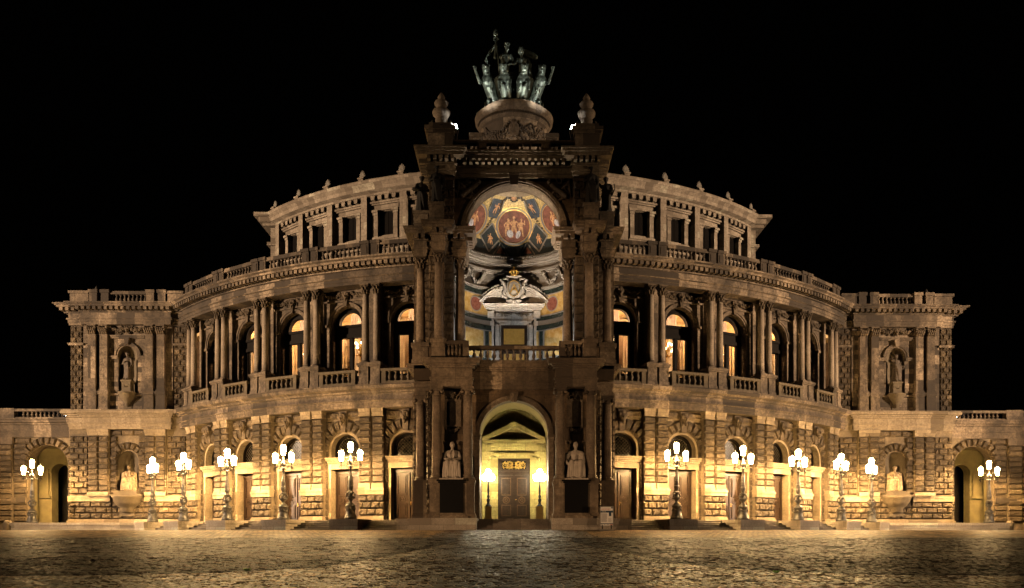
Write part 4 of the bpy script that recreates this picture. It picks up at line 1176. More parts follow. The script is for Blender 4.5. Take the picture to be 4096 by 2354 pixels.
for z0, z1, d, w in ((5.95, 6.1, .12, 1.34), (6.101, 6.25, .2, 1.5), (6.251, 6.35, .12, 1.62), (6.75, 6.88, .2, 2.0), (6.881, 7.0, .3, 2.08), (7.02, 7.12, .36, 2.2), (7.121, 7.25, .46, 2.28)): mb.box(-w, w, YB - d, YB, z0, z1)
mb.prism([(-2.3, 7.26), (-1.9, 7.26), (0, 8.22), (1.9, 7.26), (2.3, 7.26), (2.3, 7.42), (0, 8.58), (-2.3, 7.42)], YB - .46, YB)
mb.prism([(-1.9, 7.262), (1.9, 7.262), (0, 8.2)], YB - .12, YB)
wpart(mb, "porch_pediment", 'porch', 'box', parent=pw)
mb = MB(); mb2 = MB(); door_leafs(mb, 1.2, 1.28, 4.95, YB + .2, .08, mb2); mb.box(-1.2, 1.2, YB + .08, YB + .3, 4.95, 5.1); mb.box(-1.2, 1.2, YB + .12, YB + .3, 5.72, 5.95)
for s in (-1, 1): mb.box(*sorted((s * .92, s * 1.2)), YB + .12, YB + .3, 5.1, 5.72)
pd = wpart(mb, "portal_door", 'wood'); wpart(mb2, "panel_moulding", 'wood_edge_lit', parent=pd)
mb = MB(); mb.tube([(.1, YB + .1, 2.8), (.1, YB - .0, 2.82), (.22, YB - .0, 2.82)], .022, 5); wpart(mb, "handle", 'brass', parent=pd)
mb = MB(); scrolls(mb, .06, .85, 5.16, 5.66, YB + .2, 70, .03); k_ = len(mb.v); mb.add([(-x, y, z) for x, y, z in mb.v], [tuple(reversed(q_)) for q_ in mb.f], True); wpart(mb, "gilt_transom_grille", 'gold', parent=pd)
mb = MB(); mb.box(-.92, .92, YB + .24, YB + .28, 5.1, 5.72); wpart(mb, "transom_pane", 'dark_glass', parent=pd)

# ------------------------------------------------------------------ upper storey: paired piers and columns either side of the exedra
ZB = 12.14; YU = 58.9
mb = MB()
for s in (-1, 1):
    mb.box(*sorted((s * 4.25, s * 5.95)), YU - .4, 61.5, ZB, 19.7)
    mb.box(*sorted((s * 5.2, s * 7.2)), 60.4, 66.5, ZB, 19.7)
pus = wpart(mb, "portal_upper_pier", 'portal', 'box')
mb = MB()
for s in (-1, 1):
    mb.courses(*sorted((s * 4.27, s * 4.88)), 13.9, 19.6, YU - .4, .2, .56, 1); mb.courses(*sorted((s * 5.42, s * 5.94)), 13.9, 19.6, YU - .4, .2, .56, 1)
    mb.courses(*sorted((s * 5.97, s * 7.1)), 13.9, 19.6, 60.4, .2, .56, 1.4)
wpart(mb, "rustic_block_facing", 'rustic', parent=pus)
for s in (-1, 1):
    portal_col(s * 5.18, 57.75, 13.55, 13.82, 18.85, 19.66, .31, 'c', 'portal_column')
    portal_col(s * 3.78, 58.95, 13.55, 13.82, 18.8, 19.66, .33, 'c', 'portal_column')
    portal_col(s * 6.55, 58.95, 13.55, 13.82, 18.8, 19.66, .31, 'c', 'portal_column')
mb = MB()
for s in (-1, 1):
    for x, y, w in ((5.18, 57.75, .52), (3.78, 58.95, .55), (6.55, 58.95, .6)):
        X = s * x; mb.box(X - w, X + w, y - .5, 60.2, ZB, 12.4); mb.box(X - w + .06, X + w - .06, y - .44, 60.2, 12.4, 13.3); mb.box(X - w - .03, X + w + .03, y - .54, 60.2, 13.3, 13.55)
    # short balustrade between the pedestals
    mb.box(*sorted((s * 3.2, s * 4.64)), 57.35, 57.75, ZB, 12.36); mb.box(*sorted((s * 3.1, s * 4.64)), 57.3, 57.8, 13.22, 13.46); mb.box(*sorted((s * 3.1, s * 3.5)), 57.32, 57.78, 12.36, 13.22)
    for i in range(4): mb.baluster(s * (3.68 + .27 * i), 57.55, 12.36, 13.22, .11)
mb.box(-3.15, 3.15, 58.12, 58.5, ZB - .06, 12.3); mb.box(-3.15, 3.15, 58.05, 58.57, 13.05, 13.28)
for i in range(13): mb.baluster(-2.76 + .46 * i, 58.31, 12.3, 13.05, .13)
wpart(mb, "portal_balustrade", 'portal_trim', 'box')
# broken upper entablature
LU = [(19.66, 19.9, 0), (19.901, 20.14, .05), (20.141, 20.24, .12), (20.241, 20.7, .0), (20.701, 20.8, .12), (20.801, 21.08, .06), (21.081, 21.25, .5), (21.251, 21.42, .62), (21.421, 21.52, .68)]
mb = MB()
for s in (-1, 1):
    for (x0, x1, y, dz) in ((4.72, 5.64, 57.38, 0), (3.36, 4.3, 58.55, -.004), (6.1, 6.98, 58.55, -.006)):
        a, b = sorted((s * x0, s * x1)); mb.steps_box(a, b, y, 61 if x0 < 6 else 66, [(z0 + dz, z1 + dz, p) for z0, z1, p in LU])
        for k in range(2):
            xx = a + (b - a) * (.25 + .5 * k); mb.box(xx - .14, xx + .14, y - .45, y, 20.8 + dz, 21.075 + dz)
    mb.steps_box(*sorted((s * 3.4, s * 6.9)), 58.75, 60.9, [(z0 - .009, z1 - .009, p * .8) for z0, z1, p in LU])
    for k in range(4): mb.box(*sorted((s * 2.92, s * 3.36)), 58.8 + .5 * k, 59.1 + .5 * k, 20.8, 21.07)
wpart(mb, "portal_upper_entablature", 'portal_trim', 'box')

# attic with the great arch
YT = 58.3
mb = MB(); mb.arched(-5.9, 5.9, 21.2, 25.0, 0, 3.4, 21.2, 21.2, YT, 1.3, 32, sill=False)
for s in (-1, 1): mb.box(*sorted((s * 5.55, s * 5.9)), YT + .01, 66, 21.5, 25.0)
for s in (-1, 1): mb.box(*sorted((s * 4.1, s * 5.75)), YT - .55, YT, 22.9, 25.0)
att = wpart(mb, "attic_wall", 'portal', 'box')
mb = MB(); mb.ring(0, 21.2, 3.4, 3.52, YT - .1, YT, 36); mb.ring(0, 21.2, 3.522, 3.72, YT - .2, YT, 36); mb.ring(0, 21.2, 3.38, 3.4, YT + .1, YT + 1.1, 36)
mb.prism([(-.26, 24.35), (.26, 24.35), (.36, 25.2), (-.36, 25.2)], YT - .5, YT)
wpart(mb, "arch_moulding", 'portal_trim', 'box', parent=att)
mb = MB()
for s in (-1, 1): mb.courses(*sorted((s * 4.12, s * 5.73)), 21.6, 24.6, YT - .55, .16, .6, .8)
wpart(mb, "rustic_block_facing", 'rustic', parent=att)
mb = MB()
for s in (-1, 1):
    scrolls(mb, *sorted((s * 2.6, s * 3.9)), 23.6, 24.9, YT - .05, 12, .13); mb.cap((s * 2.6, YT - .1, 24.5), (s * 3.6, YT - .15, 23.7), .16, .22); mb.ell((s * 2.45, YT - .15, 24.65), .17)
    mb.tube([(s * 3.2, YT - .1, 24.1), (s * 3.8, YT - .15, 24.6), (s * 3.95, YT - .1, 23.6)], [.12, .2, .05], 5)
wpart(mb, "spandrel_figures", 'carved', parent=att)
# attic cornice
LC = [(24.9, 25.15, .0), (25.151, 25.3, .08), (25.301, 25.6, .02), (25.601, 25.72, .14), (25.721, 26.02, .08), (26.021, 26.25, .62), (26.251, 26.42, .74), (26.421, 26.55, .84)]
mb = MB()
for s in (-1, 1):
    a, b = sorted((s * 4.05, s * 5.95)); mb.steps_box(a, b, YT - .75, 66, LC)
    for k in range(5): mb.box(a + .14 + .4 * k - .1, a + .14 + .4 * k + .12, YT - 1.32, YT - .8, 25.74, 26.015)
    for k in range(12): mb.box(*sorted((s * 6.0, s * 6.55)), YT - .6 + .5 * k, YT - .35 + .5 * k, 25.74, 26.015)
mb.steps_box(-4.1, 4.1, YT - .3, 66, [(z0 + .003, z1 + .003, p * .8) for z0, z1, p in LC])
for k in range(17): mb.box(-3.4 + .425 * k - .11, -3.4 + .425 * k + .11, YT - .8, YT - .35, 25.74, 26.015)
wpart(mb, "attic_cornice", 'pale_trim', 'box')
# roof parapet and finials
mb = MB()
mb.box(-4.3, 4.3, YT + .2, YT + .6, 26.55, 26.8); mb.box(-4.3, 4.3, YT + .14, YT + .66, 27.5, 27.72)
for i in range(15): mb.baluster(-3.92 + .56 * i, YT + .4, 26.8, 27.5, .13)
for x in (-2.25, 0, 2.25): mb.box(x - .34, x + .34, YT + .16, YT + .64, 26.8, 27.49)
wpart(mb, "attic_parapet", 'portal', 'box')
for s in (-1, 1):
    mb = MB(); x = s * 5.1; y = YT + .45
    mb.box(x - .85, x + .85, y - .7, y + .9, 26.55, 28.0); mb.box(x - .95, x + .95, y - .8, y + 1.0, 28.0, 28.2); mb.box(x - 1.08, x + 1.08, y - .93, y + 1.1, 28.201, 28.45); mb.box(x - .8, x + .8, y - .65, y + .85, 28.451, 28.75)
    fin = wpart(mb, "roof_finial", 'portal_trim', 'box')
    mb = MB()
    mb.lathe([(.5, 28.75), (.55, 28.9), (.38, 29.0), (.42, 29.3), (.36, 29.35), (.55, 29.55), (.6, 29.75), (.6, 29.9), (.4, 30.0), (.3, 30.1), (.44, 30.3), (.48, 30.5), (.36, 30.6), (.2, 30.68), (.26, 30.85), (.19, 31.0), (.05, 31.2)], x, y + .1, 16, fold=lambda a, z: 1 + .04 * math.cos(8 * a))
    for k in (-1, 1): mb.tube([(x + k * .5, y + .1, 28.8), (x + k * .75, y + .1, 29.0), (x + k * .62, y + .1, 29.25)], [.1, .14, .06], 6)
    wpart(mb, "carved_urn", 'column', parent=fin)

# ------------------------------------------------------------------ exedra: marble lined recess with painted half dome
RX, YX = 4.25, 59.3; EX = (0, YX - YC, -ZG)
def earc(mb, name, mat, parent=None, uv=None): return mb.build(name, mat, parent or OH, EX if parent is None else None, uv=uv)
def el(mb, z0, z1, off=0.0, t0=-88, t1=88, n=48):
    # concave band on the exedra wall; off = how far it stands proud
    v = []
    for i in range(n + 1):
        a = R_(t0 + (t1 - t0) * i / n); r = RX - off
        for z in (z0, z1): v.append((r * math.sin(a), r * math.cos(a), z))
    f = [(2 * i, 2 * i + 2, 2 * i + 3, 2 * i + 1) for i in range(n)]
    if off > 0:
        b = len(v)
        for i in range(n + 1):
            a = R_(t0 + (t1 - t0) * i / n)
            for z in (z0, z1): v.append((RX * math.sin(a), RX * math.cos(a), z))
        f += [(2 * i, b + 2 * i, b + 2 * i + 2, 2 * i + 2) for i in range(n)] + [(2 * i + 1, 2 * i + 3, b + 2 * i + 3, b + 2 * i + 1) for i in range(n)]
        f += [(0, 1, b + 1, b), (2 * n, b + 2 * n, b + 2 * n + 1, 2 * n + 1)]
    mb.add(v, f, False)
mb = MB(); el(mb, 12.1, 21.2); exw = earc(mb, "exedra_wall", 'white_stone')
mb = MB()
for z0, z1, o in ((18.55, 18.62, .12), (18.63, 18.75, .22), (19.85, 19.95, .15), (19.951, 20.1, .28), (20.35, 20.48, .1), (20.481, 20.6, .2), (20.601, 20.75, .38), (20.752, 20.9, .46), (20.901, 21.2, .34), (13.0, 13.2, .1)): el(mb, z0, z1, o)
for i in range(60):
    a = R_(-80 + 160 * i / 59); mb.ell(((RX - .4) * math.sin(a), (RX - .4) * math.cos(a), 21.05), (.08, .08, .09), su=6, sv=4)
earc(mb, "exedra_cornice", 'white_stone', exw)
mb = MB(); el(mb, 16.3, 16.58, .03); el(mb, 15.6, 15.95, .04); el(mb, 18.2, 18.54, .03); el(mb, 13.2, 13.4, .04)
for a in (-80, -62, -29.5, -20, 20, 29.5, 62, 80): el(mb, 13.2, 15.95, .05, a - 2.2, a + 2.2, 3)
for a in (-62, -24, 24, 62): el(mb, 16.3, 18.5, .05, a - 2.0, a + 2.0, 3)
earc(mb, "green_marble_bands", 'green_marble', exw)
mb = MB()
for t0, t1 in ((-77, -65), (-58, -33), (33, 58), (65, 77), (-26, -22.5), (22.5, 26)): el(mb, 13.5, 15.5, .05, t0, t1, 8)
for t0, t1 in ((-59, -27), (27, 59)): el(mb, 16.68, 18.1, .035, t0, t1, 10)
earc(mb, "yellow_marble_panels", 'yellow_marble', exw)
def roundel(mb, az, z, r0, r1, off, wall=True, el_=0, n=24, sx=1.0):
    # ring or disc following the curved wall / dome
    v = []; rings = [r0 + (r1 - r0) * k / 4 for k in range(5)]
    for r in rings:
        for i in range(n):
            t = 2 * PI * i / n; v.append(dome_pt(az, el_, r * math.cos(t) * sx, r * math.sin(t), off) if not wall else wall_pt(az, z, r * math.cos(t) * sx, r * math.sin(t), off))
    mb.add(v, [(k * n + i, k * n + (i + 1) % n, (k + 1) * n + (i + 1) % n, (k + 1) * n + i) for k in range(4) for i in range(n)], True)
def wall_pt(az, z, x, y, off):
    a = R_(az) + x / RX; return ((RX - off) * math.sin(a), (RX - off) * math.cos(a), z + y)
ZD = 21.2
def dome_pt(az, e, x, y, off):
    # tangent-plane offset (x, y metres) at azimuth az, elevation e, pushed onto the dome
    a, b = R_(az), R_(e)
    c = Vector((math.sin(a) * math.cos(b), math.cos(a) * math.cos(b), math.sin(b)))
    ex = Vector((math.cos(a), -math.sin(a), 0)); ey = ex.cross(c) * -1
    if ey.z < 0: ey = -ey
    p = (c * RX + ex * x + ey * y).normalized() * (RX - off)
    return (p.x, p.y, p.z + ZD)
mb = MB()
for a in (-43, 43): roundel(mb, a, 17.4, .01, .5, .06)
earc(mb, "red_marble_roundels", 'red_marble', exw)
mb = MB()
for a in (-43, 43): roundel(mb, a, 17.4, .5, .58, .075)
for t in (-60.5, -26.2, 26.2, 60.5): el(mb, 16.62, 18.15, .06, t - .8, t + .8, 2)
for t in (-59, -32, 32, 59): el(mb, 13.42, 15.58, .06, t - .9, t + .9, 2)
for t0, t1 in ((-59, -27), (27, 59)): el(mb, 16.6, 16.68, .06, t0, t1, 8); el(mb, 18.1, 18.18, .06, t0, t1, 8); el(mb, 15.5, 15.58, .062, t0, t1, 8)
earc(mb, "white_marble_fillets", 'white_stone', exw)
mb = MB()
for s in (-1, 1):
    for a0, a1 in ((34, 52), (56, 74)):
        for i in range(26):
            t = i / 25; a = R_(s * (a0 + (a1 - a0) * t)); z = 19.75 - .75 * 4 * t * (1 - t)
            for _ in range(3):
                r = RX - .16 - random.uniform(0, .1); mb.ell((r * math.sin(a), r * math.cos(a), z + random.uniform(-.13, .13)), (random.uniform(.07, .13),) * 3, su=5, sv=3)
        am = R_(s * a0); mb.ell(((RX - .2) * math.sin(am), (RX - .2) * math.cos(am), 19.75), (.2, .15, .25), su=6, sv=4)
earc(mb, "exedra_garlands", 'white_stone', exw)
# doorway on the exedra
yd = RX - .25
mb = MB()
for s in (-1, 1):
    for a, b, d in ((.98, 1.12, .2), (1.122, 1.3, .3), (1.302, 1.42, .22)): mb.box(*sorted((s * a, s * b)), yd - d, RX + .1, 12.1, 16.0)
    mb.box(*sorted((s * 1.5, s * 1.95)), yd - .15, RX + .1, 12.1, 16.5); mb.box(*sorted((s * 1.48, s * 1.98)), yd - .45, RX, 16.5, 17.0)
for z0, z1, d, w in ((16.0, 16.14, .2, 1.12), (16.141, 16.3, .3, 1.3), (16.301, 16.42, .22, 1.42), (16.43, 16.95, .18, 1.6), (17.0, 17.1, .4, 2.0), (17.101, 17.22, .55, 2.1), (17.221, 17.35, .75, 2.22), (17.351, 17.45, .85, 2.3)): mb.box(-w, w, yd - d, RX, z0, z1)
for k in range(26): mb.box(-1.95 + .156 * k - .04, -1.95 + .156 * k + .04, yd - .6, yd - .4, 17.105, 17.2)
A0 = R_(52); rr = 2.35 / math.sin(A0); zc = 17.45 - rr * math.cos(A0)
for r0, r1, d in ((rr - .0, rr + .1, .5), (rr + .101, rr + .2, .62), (rr + .201, rr + .3, .72)): mb.ring(0, zc, r0, r1, yd - d, RX - .3, 24, PI / 2 - A0, PI / 2 + A0)
mb.prism([(-2.2, 17.46)] + [(rr * math.sin(A0 * (k / 10)), zc + rr * math.cos(A0 * (k / 10))) for k in range(-9, 10)] + [(2.2, 17.46)], yd - .45, RX - .4)
dsr = earc(mb, "exedra_doorcase", 'white_stone', uv='box')
mb = MB()
for i in range(70):
    a = R_(-50 + 100 * i / 69)
    if abs(a) > .25: mb.ell(((rr + .45) * math.sin(a), yd - .6 + random.uniform(-.15, .15), zc + (rr + .48) * math.cos(a)), (random.uniform(.06, .12),) * 3, su=5, sv=3)
for s in (-1, 1): garland(mb, s * .15, s * 1.35, 16.85, .15, yd - .3, .09, 14, 3); scrolls(mb, *sorted((s * .9, s * 1.9)), 17.5, 17.8, yd - .3, 6, .07)
earc(mb, "carved_wreath", 'white_stone', dsr)
mb = MB(); yq = yd - 1.0
mb.ell((0, yq, 18.45), (.62, .22, .82), su=20, sv=12)
for s in (-1, 1):
    mb.tube([(s * .5, yq, 17.8), (s * .85, yq, 17.95), (s * .8, yq, 18.3), (s * .62, yq, 18.5), (s * .72, yq, 18.9), (s * .95, yq, 19.15), (s * .75, yq, 19.25), (s * .4, yq, 19.2)], [.1, .14, .13, .12, .13, .14, .12, .1], 7)
    mb.ell((s * .3, yq, 17.6), (.3, .2, .14)); mb.ell((s * .35, yq, 19.4), (.3, .15, .1))
mb.ell((0, yq, 19.35), (.35, .2, .14)); mb.ell((0, yq, 17.55), (.2, .25, .2))
car = earc(mb, "cartouche", 'white_stone', dsr)
t = text_mesh("A", "monogram", .9, 'gold', car, (0, yq - .24, 18.14), ext=.03)
mb = MB(); mb.ring(0, 18.45, .43, .46, yq - .24, yq - .16, 24, 0, 2 * PI); mb.v = [(x, y, 18.45 + (z - 18.45) * 1.3) for x, y, z in mb.v]; earc(mb, "oval_rim", 'gold', car)
mb = MB(); mb.lathe([(.3, 19.5), (.36, 19.52), (.36, 19.62), (.33, 19.64)], 0, yq, 14)
for k in range(8):
    a = 2 * PI * k / 8; c, s_ = math.cos(a), math.sin(a)
    mb.tube([(c * .34, yq + s_ * .34, 19.62), (c * .48, yq + s_ * .48, 19.85), (c * .4, yq + s_ * .4, 20.05), (c * .1, yq + s_ * .1, 20.08)], .045, 5); mb.ell((c * .47, yq + s_ * .47, 19.9), .07, su=5, sv=4)
mb.ell((0, yq, 20.14), .1); mb.box(-.03, .03, yq - .03, yq + .03, 20.2, 20.5); mb.box(-.11, .11, yq - .028, yq + .028, 20.34, 20.4)
mb.v = [(x * .7, yq + (y - yq) * .7, 19.42 + (z - 19.5) * .72) for x, y, z in mb.v]
earc(mb, "gilt_crown", 'gold', car)
mb = MB(); ydo = yd - .02
mb.box(-.98, .98, ydo, ydo + .1, 12.1, 16.0)
for s in (-1, 1): mb.box(*sorted((s * .8, s * .98)), ydo - .1, ydo, 12.1, 16.0); mb.box(*sorted((s * .03, s * .12)), ydo - .08, ydo, 12.1, 14.3)
for z0, z1 in ((15.75, 16.0), (14.2, 14.55), (13.85, 14.0), (12.1, 12.4)): mb.box(-.8, .8, ydo - .1, ydo, z0, z1)
xd = earc(mb, "exedra_door", 'wood')
mb = MB(); mb.box(-.78, .78, ydo - .03, ydo - .02, 14.56, 15.74)
for s in (-1, 1): mb.box(*sorted((s * .14, s * .78)), ydo - .03, ydo - .02, 12.42, 13.84)
M['lit_pane'] = emit("amber_lit_glass", (1.0, 0.55, 0.10), 0.22, (0.3, 0.2, 0.08)); earc(mb, "lit_pane", 'lit_pane', xd)
mb = MB()
for k in range(16):
    mb.box(-.78, .78, ydo - .05, ydo - .035, 14.6 + .075 * k, 14.622 + .075 * k); x = -.75 + .1 * k; mb.box(x - .01, x + .01, ydo - .052, ydo - .034, 14.56, 15.74); mb.box(-.78, .78, ydo - .05, ydo - .035, 12.45 + .09 * k, 12.475 + .09 * k)
earc(mb, "brass_lattice", 'brass', xd)

# painted half dome
mb = MB(); v = []; na, ne = 36, 14
for j in range(ne + 1):
    e = PI / 2 * j / ne
    for i in range(na + 1):
        a = -PI / 2 + PI * i / na; v.append((RX * math.cos(e) * math.sin(a), RX * math.cos(e) * math.cos(a), ZD + RX * math.sin(e)))
mb.add(v, [(j * (na + 1) + i, j * (na + 1) + i + 1, (j + 1) * (na + 1) + i + 1, (j + 1) * (na + 1) + i) for j in range(ne) for i in range(na)], True)
dome = earc(mb, "half_dome", 'gold_mosaic')
mb = MB(); mb.v = []
def dpoly(mb, az, e, pts, off, sub=4):
    n = len(pts); cx = sum(p[0] for p in pts) / n; cy = sum(p[1] for p in pts) / n
    P = []
    for (xa, ya), (xb, yb) in zip(pts, pts[1:] + pts[:1]):
        for k in range(sub): P.append((xa + (xb - xa) * k / sub, ya + (yb - ya) * k / sub))
    m = len(P); v = [dome_pt(az, e, cx, cy, off)]; f = []
    for r in range(1, 5):
        for x, y in P: v.append(dome_pt(az, e, cx + (x - cx) * r / 4, cy + (y - cy) * r / 4, off))
    f = [(0, 1 + i, 1 + (i + 1) % m) for i in range(m)] + [(1 + (r - 1) * m + i, 1 + r * m + i, 1 + r * m + (i + 1) % m, 1 + (r - 1) * m + (i + 1) % m) for r in range(1, 4) for i in range(m)]
    mb.add(v, f, True)
def dell(mb, az, e, cx, cy, rx, ry, ang, off, n=12):
    c, s_ = math.cos(R_(ang)), math.sin(R_(ang))
    dpoly(mb, az, e, [(cx + rx * math.cos(2 * PI * i / n) * c - ry * math.sin(2 * PI * i / n) * s_, cy + rx * math.cos(2 * PI * i / n) * s_ + ry * math.sin(2 * PI * i / n) * c) for i in range(n)], off, 1)
def dlimb(mb, az, e, x0, y0, x1, y1, w0, w1, off):
    d = math.hypot(x1 - x0, y1 - y0); nx, ny = -(y1 - y0) / d, (x1 - x0) / d
    dpoly(mb, az, e, [(x0 + nx * w0, y0 + ny * w0), (x0 - nx * w0, y0 - ny * w0), (x1 - nx * w1, y1 - ny * w1), (x1 + nx * w1, y1 + ny * w1)], off, 1)
CE = 31; DIA = [(0, 1.0), (.78, 0), (0, -1.0), (-.78, 0)]
mb = MB()
for a in (-58, -29, 0, 29, 58): dpoly(mb, a, 11, [(-1.1, -.75), (1.1, -.75), (1.1, .3), (-1.1, .3)], .01)
for s in (-1, 1): dpoly(mb, s * 27, 18, DIA, .03)
for a in (-14, 14): dpoly(mb, a, 2.5, [(-.6, 0), (.6, 0), (0, .75)], .03)
earc(mb, "dark_painted_fields", 'painting_dark', dome)
mb = MB()
for s in (-1, 1): dpoly(mb, s * 29, 47, [(-.5, -.75), (.5, -.75), (.42, .75), (-.42, .75)], .02)
for a in (-52, 52, -12, 12): dpoly(mb, a, 62, [(-.12, -.25), (.12, -.25), (.2, .1), (0, .3), (-.2, .1)], .02)
earc(mb, "blue_painted_fields", 'painting_blue', dome)
mb = MB(); roundel(mb, 0, 0, .01, 1.28, .04, False, CE, 40)
for s in (-1, 1): roundel(mb, s * 55, 0, .01, 1.1, .04, False, CE, 40)
for a in (-14, 14): dpoly(mb, a, 3.5, [(-.35, 0), (.35, 0), (0, .5)], .045)
earc(mb, "painted_medallions", 'painting_red', dome)
mb = MB()
for a in (0, -55, 55): roundel(mb, a, 0, 1.12 if a else 1.28, 1.3 if a else 1.48, .07, False, CE, 40)
for s in (-1, 1):
    for (xa, ya), (xb, yb) in zip(DIA, DIA[1:] + DIA[:1]): dlimb(mb, s * 27, 18, xa * 1.06, ya * 1.06, xb * 1.06, yb * 1.06, .06, .06, .06)
    dlimb(mb, s * 29, 47, -.53, -.75, -.45, .75, .05, .05, .05); dlimb(mb, s * 29, 47, .53, -.75, .45, .75, .05, .05, .05)
    dlimb(mb, s * 13, 66, 0, -.5, 0, .5, .05, .05, .05); dlimb(mb, s * 44, 62, 0, -.5, 0, .4, .05, .05, .05)
    for q in (0, .62): dlimb(mb, s * 14, 4, -.6 + q * 0, -.15, 0, .8, .05, .05, .055); dlimb(mb, s * 14, 4, .6, -.15, 0, .8, .05, .05, .055)
earc(mb, "white_dome_ribs", 'white_stone', dome)
mb = MB()
for a in (0, -55, 55): q_ = 0 if a else .17; roundel(mb, a, 0, 1.3 + q_, 1.35 + q_, .075, False, CE, 40); roundel(mb, a, 0, 1.08 + q_, 1.12 + q_, .075, False, CE, 40)
earc(mb, "gilt_rims", 'gold', dome)
mb = MB()
def painted_person(mb, az, e, x, y, h, lean, arm):
    k = h / 1.7; o = .055; c = lambda q: x + q * k
    def L(a, b, c_, d, w0, w1): dlimb(mb, az, e, x + (a + lean * b) * k, y + b * k, x + (c_ + lean * d) * k, y + d * k, w0 * k, w1 * k, o)
    dell(mb, az, e, x + lean * 1.55 * k, y + 1.56 * k, .1 * k, .13 * k, 0, o); L(0, 1.45, 0, 1.3, .05, .08)
    dell(mb, az, e, x + lean * 1.15 * k, y + 1.15 * k, .17 * k, .24 * k, 0, o); dell(mb, az, e, x + lean * .85 * k, y + .86 * k, .17 * k, .16 * k, 0, o + .001)
    L(-.09, .82, -.16, .42, .1, .07); L(-.16, .44, -.1, .02, .07, .04); L(.09, .82, .17, .45, .1, .07); L(.17, .46, .26, .05, .07, .04)
    L(-.16, 1.28, -.34, 1.05, .06, .05); L(-.34, 1.06, -.42 if arm < 0 else -.2, 1.45 if arm < 0 else .8, .05, .03)
    L(.16, 1.28, .36, 1.1, .06, .05); L(.36, 1.1, .3 if arm > 0 else .5, 1.5 if arm > 0 else .85, .05, .03)
for x, y, h, ln, ar in ((-.55, -.75, 1.35, .08, 0), (.0, -.85, 1.6, .0, -1), (.5, -.8, 1.4, .05, 1)): painted_person(mb, 0, CE, x, y, h, ln, ar)
for s in (-1, 1):
    painted_person(mb, s * 55, CE, s * -.25, -.75, 1.35, s * .15, s); painted_person(mb, s * 55, CE, s * .35, -.65, 1.0, s * -.15, -s)
    painted_person(mb, s * 27, 18, -.05, -.45, .75, .1, s); painted_person(mb, s * 27, 18, .2, -.5, .62, -.2, -s); painted_person(mb, s * 29, 47, 0, -.4, .85, -.2 * s, s)
dell(mb, 0, 66, 0, -.4, .2, .26, 0, .06)
earc(mb, "painted_figures", 'skin_paint', dome)
mb = MB()
dell(mb, 0, CE, -.3, -.55, .24, .3, 20, .06); dell(mb, 0, CE, .32, -.62, .18, .3, -20, .06)
for s in (-1, 1): dell(mb, s * 55, CE, s * .1, -.35, .25, .3, 30, .06)
earc(mb, "painted_drapery", 'cloth_paint', dome)
mb = MB()
for s in (-1, 1):
    for i in range(90):
        t = random.random(); az = s * (6 + 30 * t); e = 63 - 45 * t + 12 * math.sin(t * PI) + random.uniform(-2.5, 2.5)
        if i % 3 == 0: az = s * (20 + random.uniform(-2, 2)); e = random.uniform(22, 58)
        dell(mb, az, e, 0, 0, random.uniform(.05, .11), random.uniform(.04, .09), random.uniform(0, 180), .05, 6)
for i in range(10):
    a = 2 * PI * i / 10; dell(mb, 0, 66, .27 * math.cos(a), -.4 + .32 * math.sin(a), .1, .1, 0, .055, 7)
earc(mb, "painted_foliage", 'leaf_paint', dome)
# lamps that wash the exedra from behind the parapet
for s in (-1, 1):
    point("exedra_lamp", (s * 3.5, 60.6, 13.3), 270, (0.95, 0.95, 0.97), 0.12)
for s in (-1, 1): spot("exedra_uplight", (s * 2.4, 59.5, 13.3), (s * .6, 61.6, 23.5), 3200, 74, 0.8, (1.0, 0.84, 0.66), 0.15)

# ------------------------------------------------------------------ round pedestal of the chariot group
QX, QY = 0, 64.2
def qp(mb, name, mat, parent=None, uv=None): return mb.build(name, mat, parent or OH, (0, QY - YC, -ZG) if parent is None else None, uv=uv)
mb = MB()
mb.lathe([(2.55, 26.5), (2.55, 28.4), (2.75, 28.5), (2.75, 28.8), (2.5, 28.95), (2.42, 30.9), (2.55, 31.0), (2.72, 31.2), (2.72, 31.4), (2.95, 31.6), (3.0, 31.9), (2.6, 32.0), (2.6, 32.25)], 0, 0, 56, smooth=False)
for s in (-1, 1): mb.box(*sorted((s * 2.3, s * 3.25)), -.9, 1.2, 26.5, 30.2); mb.box(*sorted((s * 2.3, s * 3.4)), -1.05, 1.35, 30.2, 30.5)
mb.box(-3.2, 3.2, 0, 3.5, 26.4, 29.5)
ped = qp(mb, "chariot_pedestal", 'portal_trim', uv='box')
mb = MB()
def cyl_scroll(mb, a0, z0, w, r=2.47):
    q = random.uniform(.16, .3); ph = random.uniform(0, 6); sg = random.choice((-1, 1)); pts = []
    for k in range(8):
        rr = q * (1.25 - .14 * k); t = ph + sg * k * .8; aa = a0 + rr * math.cos(t) / r; pts.append((r * math.cos(aa), r * math.sin(aa), z0 + rr * math.sin(t)))
    mb.tube(pts, w, 5)
for i in range(46): cyl_scroll(mb, R_(200 + 140 * (i % 23) / 22 + random.uniform(-3, 3)), 29.3 + .62 * (i // 23) + random.uniform(-.15, .55), .07)
for s in (-1, 1):
    for i in range(16):
        a = R_(270 + s * (8 + 50 * i / 15)); z = 30.6 - .7 * 4 * (i / 15) * (1 - i / 15)
        for _ in range(3): mb.ell((2.5 * math.cos(a), 2.5 * math.sin(a), z + random.uniform(-.1, .1)), (random.uniform(.06, .12),) * 3, su=5, sv=3)
mb.ell((0, -2.5, 30.1), (.4, .18, .55)); mask(mb, 0, -2.62, 30.5, .7)
for i in range(60):
    a = R_(190 + 160 * i / 59); mb.box(2.76 * math.cos(a) - .04, 2.76 * math.cos(a) + .04, 2.76 * math.sin(a) - .05, 2.76 * math.sin(a) + .05, 31.22, 31.38)
qp(mb, "carved_frieze", 'carved', ped)
